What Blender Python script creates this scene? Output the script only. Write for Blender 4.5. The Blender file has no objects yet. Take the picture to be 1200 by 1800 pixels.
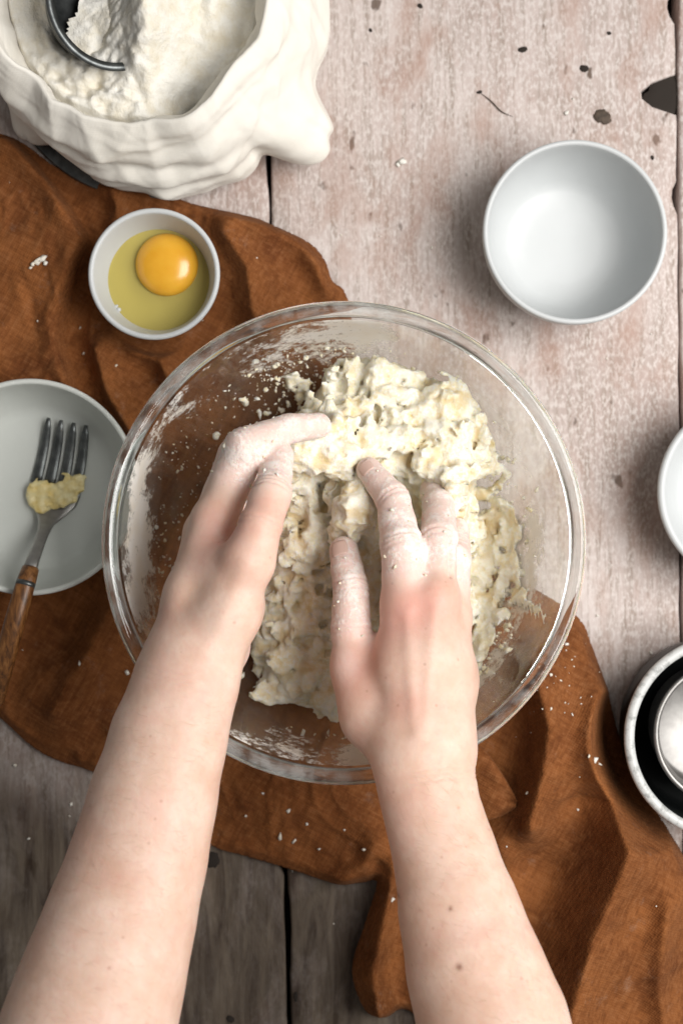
import bpy, math, random
import numpy as np
from mathutils import Vector, Matrix

random.seed(7)
RNG = np.random.default_rng(7)
SC = bpy.context.scene
COL = SC.collection

# ------------------------------------------------------------------ camera
H = 0.85                       # camera height above the table, metres
FPX = 2473.0                   # focal length in photo pixels (1200 x 1800)
cam_d = bpy.data.cameras.new('camera')
cam = bpy.data.objects.new('camera', cam_d)
COL.objects.link(cam)
cam.location = (0, 0, H)
cam.rotation_euler = (0, 0, 0)             # straight down, +Y is up in the picture
cam_d.sensor_fit = 'VERTICAL'
cam_d.sensor_height = 36.0
cam_d.sensor_width = 24.0
cam_d.lens = FPX / 1800.0 * 36.0
cam_d.clip_start = 0.02
cam_d.clip_end = 50
cam_d.dof.use_dof = True
cam_d.dof.focus_distance = 0.745
cam_d.dof.aperture_fstop = 6.3
SC.camera = cam

# ------------------------------------------------------------------ room light
world = bpy.data.worlds.new('World')
SC.world = world
world.use_nodes = True
bg = world.node_tree.nodes['Background']
bg.inputs[0].default_value = (1.0, 0.965, 0.92, 1)
bg.inputs[1].default_value = 0.18

def area_light(name, loc, target, size, size_y, power, color, spread=180):
    ld = bpy.data.lights.new(name, 'AREA')
    ld.shape = 'RECTANGLE'
    ld.size, ld.size_y = size, size_y
    ld.energy = power
    ld.color = color
    ld.spread = math.radians(spread)
    lo = bpy.data.objects.new(name, ld)
    COL.objects.link(lo)
    lo.location = loc
    d = Vector(target) - Vector(loc)
    lo.rotation_euler = d.to_track_quat('-Z', 'Y').to_euler()
    return lo

# one tall window to the right of the table
area_light('window_light', (0.62, 0.05, 0.92), (0.06, 0.04, 0.03), 0.74, 0.74, 11.0, (1.0, 0.975, 0.945), 140)

SC.view_settings.view_transform = 'Standard'
SC.view_settings.look = 'None'
SC.view_settings.gamma = 1.0
SC.view_settings.exposure = 0.0
SC.render.engine = 'CYCLES'
SC.cycles.use_denoising = True
SC.cycles.caustics_refractive = True
SC.cycles.caustics_reflective = False
SC.cycles.blur_glossy = 1.0
SC.cycles.max_bounces = 10
SC.cycles.transmission_bounces = 8
SC.cycles.transparent_max_bounces = 16
SC.cycles.diffuse_bounces = 3
SC.cycles.sample_clamp_indirect = 40.0

# ------------------------------------------------------------------ helpers
def P(px, py, z=0.0):
    """photo pixel + height above the table -> world point"""
    s = (H - z) / FPX
    return np.array([(px - 600.0) * s, (900.0 - py) * s, z])

def smooth(a, b, x):
    t = np.clip((x - a) / (b - a), 0, 1)
    return t * t * (3 - 2 * t)

def _hash(i, j, k, seed):
    n = (i.astype(np.int64) * 374761393 + j.astype(np.int64) * 668265263 + k.astype(np.int64) * 2147483647 + seed * 144665) & 0x7fffffff
    n = ((n ^ (n >> 13)) * 1274126177) & 0x7fffffff
    n = ((n ^ (n >> 16)) * 668265263) & 0x7fffffff
    return ((n ^ (n >> 15)) & 0xffff) / 65535.0

def vnoise(p, seed=0):
    """value noise in -1..1, p (N,3) in cells"""
    i = np.floor(p).astype(np.int64)
    f = p - i
    u = f * f * (3 - 2 * f)
    r = 0
    for dx in (0, 1):
        wx = u[:, 0] if dx else 1 - u[:, 0]
        for dy in (0, 1):
            wy = u[:, 1] if dy else 1 - u[:, 1]
            for dz in (0, 1):
                wz = u[:, 2] if dz else 1 - u[:, 2]
                r = r + wx * wy * wz * _hash(i[:, 0] + dx, i[:, 1] + dy, i[:, 2] + dz, seed)
    return r * 2 - 1

def fbm(p, octaves=4, seed=0, gain=0.5):
    r, a, s = 0, 1.0, 1.0
    for o in range(octaves):
        r = r + a * vnoise(p * s + 17.3 * o, seed + o)
        a *= gain
        s *= 2.03
    return r

def worley(p, seed=0):
    """distance to nearest feature point (in cells)"""
    i = np.floor(p).astype(np.int64)
    best = np.full(len(p), 9.0)
    for dx in (-1, 0, 1):
        for dy in (-1, 0, 1):
            for dz in (-1, 0, 1):
                c = i + np.array([dx, dy, dz])
                q = c + np.stack([_hash(c[:, 0], c[:, 1], c[:, 2], seed + s) for s in (1, 2, 3)], 1)
                d = ((q - p) ** 2).sum(1)
                best = np.minimum(best, d)
    return np.sqrt(best)

def link(o, parent=None):
    COL.objects.link(o)
    if parent is not None:
        o.parent = parent
    return o

def mesh_obj(name, verts, faces, mat=None, parent=None, smooth_shade=True):
    me = bpy.data.meshes.new(name)
    verts = np.asarray(verts, dtype=float)
    me.from_pydata(verts.tolist() if len(verts) < 20000 else list(map(tuple, verts)), [], faces if isinstance(faces, list) else faces.tolist())
    me.validate()
    me.update()
    if smooth_shade:
        me.polygons.foreach_set('use_smooth', np.ones(len(me.polygons), dtype=bool))
    if mat is not None:
        me.materials.append(mat)
    return link(bpy.data.objects.new(name, me), parent)

def tag(o, label, cat, group=None, kind=None):
    o['label'] = label
    if cat:
        o['category'] = cat
    if group:
        o['group'] = group
    if kind:
        o['kind'] = kind
    return o

def empty(name, loc=(0, 0, 0)):
    o = bpy.data.objects.new(name, None)
    o.empty_display_size = 0.02
    o.location = tuple(float(v) for v in loc)
    return link(o)

def attr(o, name, vals):
    a = o.data.attributes.new(name, 'FLOAT', 'POINT')
    a.data.foreach_set('value', np.asarray(vals, dtype=np.float32))

def verts_of(o):
    n = len(o.data.vertices)
    a = np.empty(n * 3, dtype=np.float32)
    o.data.vertices.foreach_get('co', a)
    return a.reshape(n, 3).astype(float)

def normals_of(o):
    n = len(o.data.vertices)
    a = np.empty(n * 3, dtype=np.float32)
    o.data.vertex_normals.foreach_get('vector', a)
    return a.reshape(n, 3).astype(float)

def set_verts(o, v):
    o.data.vertices.foreach_set('co', np.asarray(v, dtype=np.float32).ravel())
    o.data.update()

def subsurf(o, n=1):
    m = o.modifiers.new('subsurf', 'SUBSURF')
    m.levels = m.render_levels = n
    return o

def lathe(profile, seg=96, closed=False, center=(0, 0, 0)):
    """profile list of (r,z); a full ring. closed: last point joins the first"""
    cx, cy, cz = center
    vs, fs, rings = [], [], []
    for r, z in profile:
        if r < 1e-6:
            rings.append([len(vs)])
            vs.append((cx, cy, cz + z))
        else:
            b = len(vs)
            for k in range(seg):
                a = 2 * math.pi * k / seg
                vs.append((cx + r * math.cos(a), cy + r * math.sin(a), cz + z))
            rings.append(list(range(b, b + seg)))
    n = len(rings)
    for i in range(n if closed else n - 1):
        A, B = rings[i], rings[(i + 1) % n]
        for k in range(seg):
            k2 = (k + 1) % seg
            if len(A) == 1 and len(B) == 1:
                continue
            if len(A) == 1:
                fs.append([A[0], B[k2], B[k]])
            elif len(B) == 1:
                fs.append([A[k], A[k2], B[0]])
            else:
                fs.append([A[k], A[k2], B[k2], B[k]])
    return vs, fs

def arc(cx, cz, r, a0, a1, n):
    return [(cx + r * math.cos(math.radians(a0 + (a1 - a0) * i / n)), cz + r * math.sin(math.radians(a0 + (a1 - a0) * i / n))) for i in range(n + 1)]

def spline(pts, n):
    """Catmull-Rom resample of a list of tuples"""
    pts = np.array(pts, dtype=float)
    q = np.vstack([2 * pts[0] - pts[1], pts, 2 * pts[-1] - pts[-2]])
    out = []
    for i in range(1, len(q) - 2):
        for k in range(n):
            t = k / n
            a, b, c, d = q[i - 1], q[i], q[i + 1], q[i + 2]
            out.append(0.5 * ((2 * b) + (c - a) * t + (2 * a - 5 * b + 4 * c - d) * t * t + (3 * b - 3 * c + d - a) * t ** 3))
    out.append(q[-2])
    return np.array(out)

# ---- signed distance fields -> meshes
class Field:
    def __init__(self, lo, hi, h):
        self.lo, self.h = np.array(lo, float), h
        self.n = np.ceil((np.array(hi) - self.lo) / h).astype(int) + 1
        self.f = np.full(self.n, 0.03, dtype=np.float32)
    def box(self, lo, hi, m):
        a = np.clip(np.floor((np.array(lo) - m - self.lo) / self.h).astype(int), 0, self.n - 1)
        b = np.clip(np.ceil((np.array(hi) + m - self.lo) / self.h).astype(int) + 1, 1, self.n)
        b = np.maximum(b, a + 1)
        sl = tuple(slice(i, j) for i, j in zip(a, b))
        g = [(self.lo[k] + np.arange(a[k], b[k]) * self.h) for k in range(3)]
        return sl, np.meshgrid(*g, indexing='ij', sparse=True)
    def put(self, sl, d, k):
        F = self.f[sl]
        if k > 0:
            hh = np.clip(0.5 + 0.5 * (d - F) / k, 0, 1)
            self.f[sl] = d * (1 - hh) + F * hh - k * hh * (1 - hh)
        else:
            self.f[sl] = np.minimum(F, d)
    def cone(self, a, b, r1, r2, k=0.004, flat=None, nrm=None):
        a, b = np.array(a, float), np.array(b, float)
        R = max(r1, r2)
        sl, (X, Y, Z) = self.box(np.minimum(a, b) - R, np.maximum(a, b) + R, max(k * 1.5, 0.004))
        ab = b - a
        t = np.clip(((X - a[0]) * ab[0] + (Y - a[1]) * ab[1] + (Z - a[2]) * ab[2]) / max((ab @ ab), 1e-12), 0, 1)
        qx, qy, qz = X - a[0] - t * ab[0], Y - a[1] - t * ab[1], Z - a[2] - t * ab[2]
        if flat:
            nv = np.array(nrm, float)
            nv /= np.linalg.norm(nv)
            dn = (qx * nv[0] + qy * nv[1] + qz * nv[2]) * (1 / flat - 1)
            qx, qy, qz = qx + nv[0] * dn, qy + nv[1] * dn, qz + nv[2] * dn
        d = np.sqrt(qx * qx + qy * qy + qz * qz) - (r1 + (r2 - r1) * t)
        self.put(sl, d.astype(np.float32), k)
    def ball(self, c, r, k=0.004, scale=(1, 1, 1)):
        c = np.array(c, float)
        s = np.array(scale, float)
        sl, (X, Y, Z) = self.box(c - r * s, c + r * s, max(k * 1.5, 0.003))
        d = (np.sqrt(((X - c[0]) / s[0]) ** 2 + ((Y - c[1]) / s[1]) ** 2 + ((Z - c[2]) / s[2]) ** 2) - r) * min(s)
        self.put(sl, d.astype(np.float32), k)
    def points(self, mask):
        ix = np.argwhere(mask)
        return self.lo + ix * self.h
    def mesh(self):
        f = self.f
        s = f < 0
        c = sum(s[i:f.shape[0] - 1 + i, j:f.shape[1] - 1 + j, k:f.shape[2] - 1 + k].astype(np.int8) for i in (0, 1) for j in (0, 1) for k in (0, 1))
        mixed = (c > 0) & (c < 8)
        idx = np.full(mixed.shape, -1, dtype=np.int64)
        cells = np.argwhere(mixed)
        idx[mixed] = np.arange(len(cells))
        pos = np.zeros((len(cells), 3))
        cnt = np.zeros(len(cells))
        cor = [(i, j, k) for i in (0, 1) for j in (0, 1) for k in (0, 1)]
        val = {o: f[cells[:, 0] + o[0], cells[:, 1] + o[1], cells[:, 2] + o[2]].astype(float) for o in cor}
        for o in cor:
            for ax in range(3):
                if o[ax] == 0:
                    q = list(o); q[ax] = 1; q = tuple(q)
                    fa, fb = val[o], val[q]
                    cr = (fa < 0) != (fb < 0)
                    t = np.where(cr, fa / np.where(cr, fa - fb, 1), 0)
                    e = np.tile(np.array(o, float), (len(cells), 1))
                    e[:, ax] += t
                    pos[cr] += e[cr]
                    cnt += cr
        V = self.lo + (cells + pos / cnt[:, None]) * self.h
        faces = []
        for ax in range(3):
            u, v = (ax + 1) % 3, (ax + 2) % 3
            A = [slice(1, -1)] * 3; B = [slice(1, -1)] * 3
            A[ax] = slice(0, -1); B[ax] = slice(1, None)
            sa, sb = s[tuple(A)], s[tuple(B)]
            cr = np.argwhere(sa != sb)
            if not len(cr):
                continue
            inside_a = sa[tuple(cr.T)]
            g = cr.copy()
            g[:, u] += 1; g[:, v] += 1
            quad = []
            for du, dv in ((-1, -1), (0, -1), (0, 0), (-1, 0)):
                q = g.copy(); q[:, u] += du; q[:, v] += dv
                quad.append(idx[tuple(q.T)])
            quad = np.stack(quad, 1)
            quad[~inside_a] = quad[~inside_a][:, ::-1]
            faces.append(quad)
        return V, np.concatenate(faces)

# ---- materials
def mat(name):
    m = bpy.data.materials.new(name)
    m.use_nodes = True
    nt = m.node_tree
    b = nt.nodes['Principled BSDF']
    return m, nt, b

def N(nt, kind, **kw):
    n = nt.nodes.new(kind)
    for k, v in kw.items():
        if k.startswith('i_'):
            key = k[2:]
            key = int(key) if key.isdigit() else key.replace('_', ' ')
            n.inputs[key].default_value = v
        else:
            setattr(n, k, v)
    return n

def L(nt, a, b):
    nt.links.new(a, b)

def coords(nt, scale=(1, 1, 1)):
    tc = N(nt, 'ShaderNodeTexCoord')
    mp = N(nt, 'ShaderNodeMapping')
    mp.inputs['Scale'].default_value = scale
    L(nt, tc.outputs['Object'], mp.inputs['Vector'])
    return mp.outputs['Vector']

def noise(nt, vec, scale, detail=4, rough=0.55, dist=0.0):
    n = N(nt, 'ShaderNodeTexNoise')
    n.inputs['Scale'].default_value = scale
    n.inputs['Detail'].default_value = detail
    n.inputs['Roughness'].default_value = rough
    n.inputs['Distortion'].default_value = dist
    L(nt, vec, n.inputs['Vector'])
    return n.outputs['Fac']

def ramp(nt, fac, stops):
    r = N(nt, 'ShaderNodeValToRGB')
    el = r.color_ramp.elements
    while len(el) > 1:
        el.remove(el[-1])
    el[0].position, el[0].color = stops[0][0], (*stops[0][1], 1) if not isinstance(stops[0][1], float) else (stops[0][1],) * 3 + (1,)
    for p, c in stops[1:]:
        e = el.new(p)
        e.color = (c, c, c, 1) if isinstance(c, float) else (*c, 1)
    L(nt, fac, r.inputs['Fac'])
    return r.outputs['Color']

def mix(nt, fac, a, b, mode='MIX'):
    m = N(nt, 'ShaderNodeMix', data_type='RGBA', blend_type=mode)
    for s, v in ((m.inputs[0], fac), (m.inputs[6], a), (m.inputs[7], b)):
        if isinstance(v, (int, float)):
            s.default_value = v
        elif isinstance(v, tuple):
            s.default_value = (*v, 1)
        else:
            L(nt, v, s)
    return m.outputs[2]

def math_n(nt, op, a, b=None, clamp=False):
    m = N(nt, 'ShaderNodeMath', operation=op, use_clamp=clamp)
    for s, v in ((m.inputs[0], a), (m.inputs[1], b)):
        if v is None:
            continue
        if isinstance(v, (int, float)):
            s.default_value = v
        else:
            L(nt, v, s)
    return m.outputs[0]

def bump(nt, b, height, strength=0.3, dist=0.001, chain=None):
    n = N(nt, 'ShaderNodeBump')
    n.inputs['Strength'].default_value = strength
    n.inputs['Distance'].default_value = dist
    L(nt, height, n.inputs['Height'])
    if chain is not None:
        L(nt, chain, n.inputs['Normal'])
    if b is not None:
        L(nt, n.outputs['Normal'], b.inputs['Normal'])
    return n.outputs['Normal']

def getattr_n(nt, name):
    a = N(nt, 'ShaderNodeAttribute', attribute_name=name)
    return a.outputs['Fac']

M = {}

def make_wood():
    m, nt, b = mat('weathered_whitewashed_wood')
    v = coords(nt)
    oi = N(nt, 'ShaderNodeObjectInfo')
    off = N(nt, 'ShaderNodeVectorMath', operation='MULTIPLY_ADD')
    L(nt, oi.outputs['Random'], off.inputs[0])
    off.inputs[1].default_value = (3.1, 7.7, 1.3)
    L(nt, v, off.inputs[2])
    v = off.outputs[0]
    def mp(scale):
        n = N(nt, 'ShaderNodeMapping')
        n.inputs['Scale'].default_value = scale
        L(nt, v, n.inputs['Vector'])
        return n.outputs['Vector']
    grain = noise(nt, mp((1, 0.07, 1)), 420, 5, 0.62, 0.4)
    grain2 = noise(nt, mp((1, 0.16, 1)), 130, 5, 0.6, 0.6)
    big = noise(nt, mp((1, 0.5, 1)), 13, 5, 0.6, 0.8)
    big2 = noise(nt, mp((1, 0.55, 1)), 26, 5, 0.65, 0.5)
    fine = noise(nt, mp((1, 0.5, 1)), 520, 3, 0.6)
    col = mix(nt, ramp(nt, big, [(0.34, (0.0, 0.0, 0.0)), (0.66, (1.0, 1.0, 1.0))]), (0.46, 0.375, 0.345), (0.62, 0.545, 0.515))
    col = mix(nt, ramp(nt, big2, [(0.53, (0.0, 0.0, 0.0)), (0.72, (0.75, 0.75, 0.75))]), col, (0.40, 0.30, 0.265))
    col = mix(nt, ramp(nt, grain2, [(0.50, (0.0, 0.0, 0.0)), (0.70, (0.55, 0.55, 0.55))]), col, (0.33, 0.26, 0.22))
    col = mix(nt, ramp(nt, grain, [(0.48, (0.0, 0.0, 0.0)), (0.68, (0.8, 0.8, 0.8))]), col, (0.30, 0.24, 0.20))
    col = mix(nt, ramp(nt, fine, [(0.38, (0.75, 0.75, 0.75)), (0.54, (0.0, 0.0, 0.0))]), col, (0.66, 0.60, 0.57))
    # worn through pits and rusty scuffs
    pit = noise(nt, mp((1, 0.6, 1)), 75, 3, 0.5)
    col = mix(nt, ramp(nt, pit, [(0.675, (0.0, 0.0, 0.0)), (0.72, (0.85, 0.85, 0.85))]), col, (0.10, 0.065, 0.045))
    red = noise(nt, mp((1, 0.5, 1)), 34, 4, 0.6, 0.3)
    col = mix(nt, ramp(nt, red, [(0.50, (0.0, 0.0, 0.0)), (0.70, (0.6, 0.6, 0.6))]), col, (0.36, 0.21, 0.155))
    # mottled dirt plus painted lower-left shade darkening the boards (a per-vertex amount)
    g = math_n(nt, 'MULTIPLY', getattr_n(nt, 'dirt_and_shade'), ramp(nt, big2, [(0.25, 0.70), (0.5, 1.0)]))
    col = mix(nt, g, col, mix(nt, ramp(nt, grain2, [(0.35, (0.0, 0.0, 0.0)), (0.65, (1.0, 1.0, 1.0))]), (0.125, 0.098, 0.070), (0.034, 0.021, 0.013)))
    L(nt, col, b.inputs['Base Color'])
    b.inputs['Roughness'].default_value = 0.72
    b.inputs['Specular IOR Level'].default_value = 0.25
    n1 = bump(nt, None, grain, 0.35, 0.0008)
    n2 = bump(nt, None, pit, 0.25, 0.001, n1)
    bump(nt, b, big2, 0.25, 0.002, n2)
    M['wood'] = m
    m, nt, b = mat('dark_gap_wood')
    b.inputs['Base Color'].default_value = (0.02, 0.014, 0.01, 1)
    b.inputs['Roughness'].default_value = 0.9
    M['dark'] = m
    m, nt, b = mat('knot_wood')
    v = coords(nt)
    c = ramp(nt, noise(nt, v, 300, 4), [(0.3, (0.03, 0.02, 0.013)), (0.7, (0.10, 0.07, 0.05))])
    L(nt, c, b.inputs['Base Color'])
    b.inputs['Roughness'].default_value = 0.75
    M['knot'] = m
make_wood()

def make_linen():
    m, nt, b = mat('rust_linen')
    v = coords(nt)
    big = noise(nt, v, 28, 5, 0.6)
    mid = noise(nt, v, 130, 4, 0.6)
    col = mix(nt, ramp(nt, big, [(0.3, (0.0, 0.0, 0.0)), (0.7, (1.0, 1.0, 1.0))]), (0.112, 0.034, 0.009), (0.285, 0.102, 0.029))
    col = mix(nt, ramp(nt, mid, [(0.45, (0.0, 0.0, 0.0)), (0.75, (0.5, 0.5, 0.5))]), col, (0.27, 0.105, 0.036))
    def wave(scale, rot):
        mp = N(nt, 'ShaderNodeMapping')
        mp.inputs['Rotation'].default_value = (0, 0, rot)
        L(nt, v, mp.inputs['Vector'])
        w = N(nt, 'ShaderNodeTexWave')
        w.inputs['Scale'].default_value = scale
        w.inputs['Distortion'].default_value = 2.0
        w.inputs['Detail'].default_value = 2
        w.inputs['Detail Scale'].default_value = 2.5
        L(nt, mp.outputs['Vector'], w.inputs['Vector'])
        return w.outputs['Fac']
    we = math_n(nt, 'ADD', wave(230, 0.5), wave(230, 0.5 + math.pi / 2))
    def slub(rot):
        mp = N(nt, 'ShaderNodeMapping')
        mp.inputs['Rotation'].default_value = (0, 0, rot)
        L(nt, v, mp.inputs['Vector'])
        mq = N(nt, 'ShaderNodeMapping')
        mq.inputs['Scale'].default_value = (1, 0.06, 1)
        L(nt, mp.outputs['Vector'], mq.inputs['Vector'])
        return noise(nt, mq.outputs['Vector'], 520, 3, 0.6)
    sl = math_n(nt, 'ADD', slub(0.5), slub(0.5 + math.pi / 2))
    col = mix(nt, math_n(nt, 'MULTIPLY', math_n(nt, 'SUBTRACT', sl, 1.0), 1.3, True), col, (0.36, 0.16, 0.065))
    col = mix(nt, math_n(nt, 'MULTIPLY', math_n(nt, 'SUBTRACT', 1.0, sl), 1.5, True), col, (0.06, 0.018, 0.005))
    col = mix(nt, math_n(nt, 'MULTIPLY', we, 0.16), col, (0.12, 0.035, 0.010))
    # light dusting of flour
    du = noise(nt, v, 60, 6, 0.75)
    col = mix(nt, ramp(nt, du, [(0.60, (0.0, 0.0, 0.0)), (0.85, (0.16, 0.16, 0.16))]), col, (0.75, 0.66, 0.55))
    L(nt, col, b.inputs['Base Color'])
    b.inputs['Roughness'].default_value = 0.86
    b.inputs['Specular IOR Level'].default_value = 0.15
    b.inputs['Sheen Weight'].default_value = 0.05
    b.inputs['Sheen Roughness'].default_value = 0.5
    b.inputs['Sheen Tint'].default_value = (1.0, 0.65, 0.4, 1)
    n1 = bump(nt, None, math_n(nt, 'ADD', we, math_n(nt, 'MULTIPLY', sl, 1.5)), 0.25, 0.0005)
    n2 = bump(nt, None, mid, 0.35, 0.0025, n1)
    bump(nt, b, big, 0.3, 0.006, n2)
    M['linen'] = m
make_linen()

def make_simple():
    def porcelain(name, colr):
        m, nt, b = mat(name)
        v = coords(nt)
        c = ramp(nt, noise(nt, v, 40, 4), [(0.3, tuple(x * 0.96 for x in colr)), (0.7, colr)])
        L(nt, c, b.inputs['Base Color'])
        b.inputs['Roughness'].default_value = 0.42
        b.inputs['Specular IOR Level'].default_value = 0.35
        b.inputs['Coat Weight'].default_value = 0.06
        b.inputs['Coat Roughness'].default_value = 0.10
        bump(nt, b, noise(nt, v, 90, 2), 0.04, 0.001)
        return m
    M['porcelain'] = porcelain('white_porcelain', (0.56, 0.58, 0.585))
    M['porcelain_grey'] = porcelain('pale_grey_stoneware', (0.58, 0.60, 0.57))
    # glass
    m, nt, b = mat('clear_bowl_glass')
    b.inputs['Base Color'].default_value = (0.935, 0.968, 0.950, 1)
    b.inputs['Roughness'].default_value = 0.0
    b.inputs['IOR'].default_value = 1.47
    b.inputs['Transmission Weight'].default_value = 1.0
    v = coords(nt)
    bump(nt, b, noise(nt, v, 22, 2), 0.05, 0.002)
    painted_sheen = ramp(nt, noise(nt, v, 55, 5, 0.65), [(0.46, 0.03), (0.74, 0.55)])  # patchy pale grey painted in as the rim's reflection of a bright room
    L(nt, mix(nt, painted_sheen, (0.955, 0.985, 0.965), (0.74, 0.77, 0.75)), b.inputs['Base Color'])
    L(nt, math_n(nt, 'SUBTRACT', 1.0, math_n(nt, 'MULTIPLY', painted_sheen, 0.6)), b.inputs['Transmission Weight'])
    M['glass'] = m
    # the bowl's wall: thin clear glass, mostly straight through with a little bending and a Fresnel sheen
    m = bpy.data.materials.new('thin_bowl_glass')
    m.use_nodes = True
    nt = m.node_tree
    nt.nodes.remove(nt.nodes['Principled BSDF'])
    out = nt.nodes['Material Output']
    tr = N(nt, 'ShaderNodeBsdfTransparent')
    tr.inputs[0].default_value = (0.985, 0.995, 0.99, 1)
    gs = N(nt, 'ShaderNodeBsdfGlass', i_IOR=1.45, i_Roughness=0.0)
    gs.inputs[0].default_value = (0.95, 0.975, 0.96, 1)
    m0 = N(nt, 'ShaderNodeMixShader', i_0=0.06)
    L(nt, tr.outputs[0], m0.inputs[1]); L(nt, gs.outputs[0], m0.inputs[2])
    gl = N(nt, 'ShaderNodeBsdfGlossy', i_Roughness=0.03)
    v = coords(nt)
    bn = bump(nt, None, noise(nt, v, 26, 2), 0.10, 0.003)
    L(nt, bn, gl.inputs['Normal'])
    lw = N(nt, 'ShaderNodeLayerWeight', i_Blend=0.5)
    m1 = N(nt, 'ShaderNodeMixShader')
    fac = math_n(nt, 'ADD', math_n(nt, 'MULTIPLY', math_n(nt, 'POWER', lw.outputs['Facing'], 4.0), 0.34), 0.02)
    L(nt, fac, m1.inputs[0]); L(nt, m0.outputs[0], m1.inputs[1]); L(nt, gl.outputs[0], m1.inputs[2])
    L(nt, m1.outputs[0], out.inputs['Surface'])
    M['thin_glass'] = m
    # metals
    m, nt, b = mat('brushed_steel')
    v = coords(nt)
    b.inputs['Metallic'].default_value = 1.0
    c = ramp(nt, noise(nt, v, 200, 4), [(0.3, (0.30, 0.29, 0.28)), (0.7, (0.38, 0.37, 0.355))])
    L(nt, c, b.inputs['Base Color'])
    b.inputs['Roughness'].default_value = 0.5
    M['steel'] = m
    m, nt, b = mat('dark_tin')
    v = coords(nt)
    b.inputs['Metallic'].default_value = 0.9
    c = ramp(nt, noise(nt, v, 120, 5), [(0.3, (0.06, 0.066, 0.066)), (0.7, (0.17, 0.18, 0.18))])
    L(nt, c, b.inputs['Base Color'])
    b.inputs['Roughness'].default_value = 0.40
    M['tin'] = m
    m, nt, b = mat('black_enamel')
    b.inputs['Base Color'].default_value = (0.006, 0.007, 0.007, 1)
    b.inputs['Roughness'].default_value = 0.35
    M['black'] = m
    m, nt, b = mat('worn_white_enamel')
    v = coords(nt)
    c = ramp(nt, noise(nt, v, 190, 5, 0.7), [(0.33, (0.30, 0.31, 0.30)), (0.50, (0.58, 0.59, 0.58))])
    L(nt, c, b.inputs['Base Color'])
    b.inputs['Roughness'].default_value = 0.4
    M['enamel'] = m
    # wood of the fork handle
    m, nt, b = mat('bamboo_handle')
    v = coords(nt, (1, 0.2, 1))
    c = ramp(nt, noise(nt, v, 380, 5, 0.7, 0.6), [(0.34, (0.035, 0.013, 0.004)), (0.52, (0.16, 0.062, 0.016)), (0.72, (0.30, 0.14, 0.045))])
    L(nt, c, b.inputs['Base Color'])
    b.inputs['Roughness'].default_value = 0.4
    M['bamboo'] = m
    # egg
    m, nt, b = mat('egg_yolk')
    v = coords(nt)
    c = ramp(nt, noise(nt, v, 60, 3), [(0.3, (0.74, 0.36, 0.02)), (0.7, (0.80, 0.43, 0.04))])
    L(nt, c, b.inputs['Base Color'])
    b.inputs['Subsurface Weight'].default_value = 0.25
    b.inputs['Subsurface Radius'].default_value = (1, 0.5, 0.1)
    b.inputs['Subsurface Scale'].default_value = 0.004
    b.inputs['Roughness'].default_value = 0.25
    b.inputs['Coat Weight'].default_value = 0.3
    b.inputs['Coat Roughness'].default_value = 0.12
    M['yolk'] = m
    m = bpy.data.materials.new('egg_white')
    m.use_nodes = True
    nt = m.node_tree
    nt.nodes.remove(nt.nodes['Principled BSDF'])
    out = nt.nodes['Material Output']
    tr = N(nt, 'ShaderNodeBsdfTransparent')
    v = coords(nt)
    c = ramp(nt, noise(nt, v, 55, 3), [(0.3, (0.86, 0.75, 0.26)), (0.7, (0.92, 0.83, 0.40))])
    L(nt, c, tr.inputs[0])
    di = N(nt, 'ShaderNodeBsdfTranslucent')
    di.inputs[0].default_value = (0.62, 0.52, 0.10, 1)
    df = N(nt, 'ShaderNodeBsdfDiffuse')
    df.inputs[0].default_value = (0.78, 0.65, 0.20, 1)
    m0 = N(nt, 'ShaderNodeMixShader', i_0=0.45)
    L(nt, tr.outputs[0], m0.inputs[1]); L(nt, df.outputs[0], m0.inputs[2])
    gl = N(nt, 'ShaderNodeBsdfGlossy', i_Roughness=0.06)
    fr = N(nt, 'ShaderNodeFresnel', i_IOR=1.36)
    m1 = N(nt, 'ShaderNodeMixShader')
    L(nt, fr.outputs[0], m1.inputs[0]); L(nt, m0.outputs[0], m1.inputs[1]); L(nt, gl.outputs[0], m1.inputs[2])
    L(nt, m1.outputs[0], out.inputs['Surface'])
    M['egg_white'] = m
    # flour / dough
    m, nt, b = mat('shaggy_dough')
    v = coords(nt)
    f1 = noise(nt, v, 90, 5, 0.65)
    f2 = noise(nt, v, 420, 4, 0.65)
    c = ramp(nt, f1, [(0.30, (0.80, 0.67, 0.40)), (0.46, (0.87, 0.79, 0.58)), (0.62, (0.90, 0.86, 0.73))])
    c = mix(nt, ramp(nt, f2, [(0.46, (0.0, 0.0, 0.0)), (0.62, (0.9, 0.9, 0.9))]), c, (0.92, 0.895, 0.82))
    c = mix(nt, getattr_n(nt, 'yellow_tone'), c, (0.70, 0.50, 0.20))
    L(nt, c, b.inputs['Base Color'])
    b.inputs['Roughness'].default_value = 0.9
    b.inputs['Specular IOR Level'].default_value = 0.08
    b.inputs['Subsurface Weight'].default_value = 0.3
    b.inputs['Subsurface Radius'].default_value = (1, 0.78, 0.42)
    b.inputs['Subsurface Scale'].default_value = 0.004
    n1 = bump(nt, None, f2, 0.6, 0.0016)
    bump(nt, b, noise(nt, v, 1100, 3, 0.6), 0.5, 0.0006, n1)
    M['dough'] = m
    m, nt, b = mat('white_flour')
    v = coords(nt)
    f1 = noise(nt, v, 70, 5, 0.65)
    f2 = noise(nt, v, 500, 4, 0.65)
    c = ramp(nt, f1, [(0.32, (0.74, 0.68, 0.55)), (0.58, (0.84, 0.82, 0.76))])
    L(nt, c, b.inputs['Base Color'])
    b.inputs['Roughness'].default_value = 0.9
    b.inputs['Specular IOR Level'].default_value = 0.1
    n1 = bump(nt, None, f2, 0.5, 0.0015)
    bump(nt, b, f1, 0.4, 0.006, n1)
    M['flour'] = m
    m, nt, b = mat('cream_cotton')
    v = coords(nt)
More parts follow.
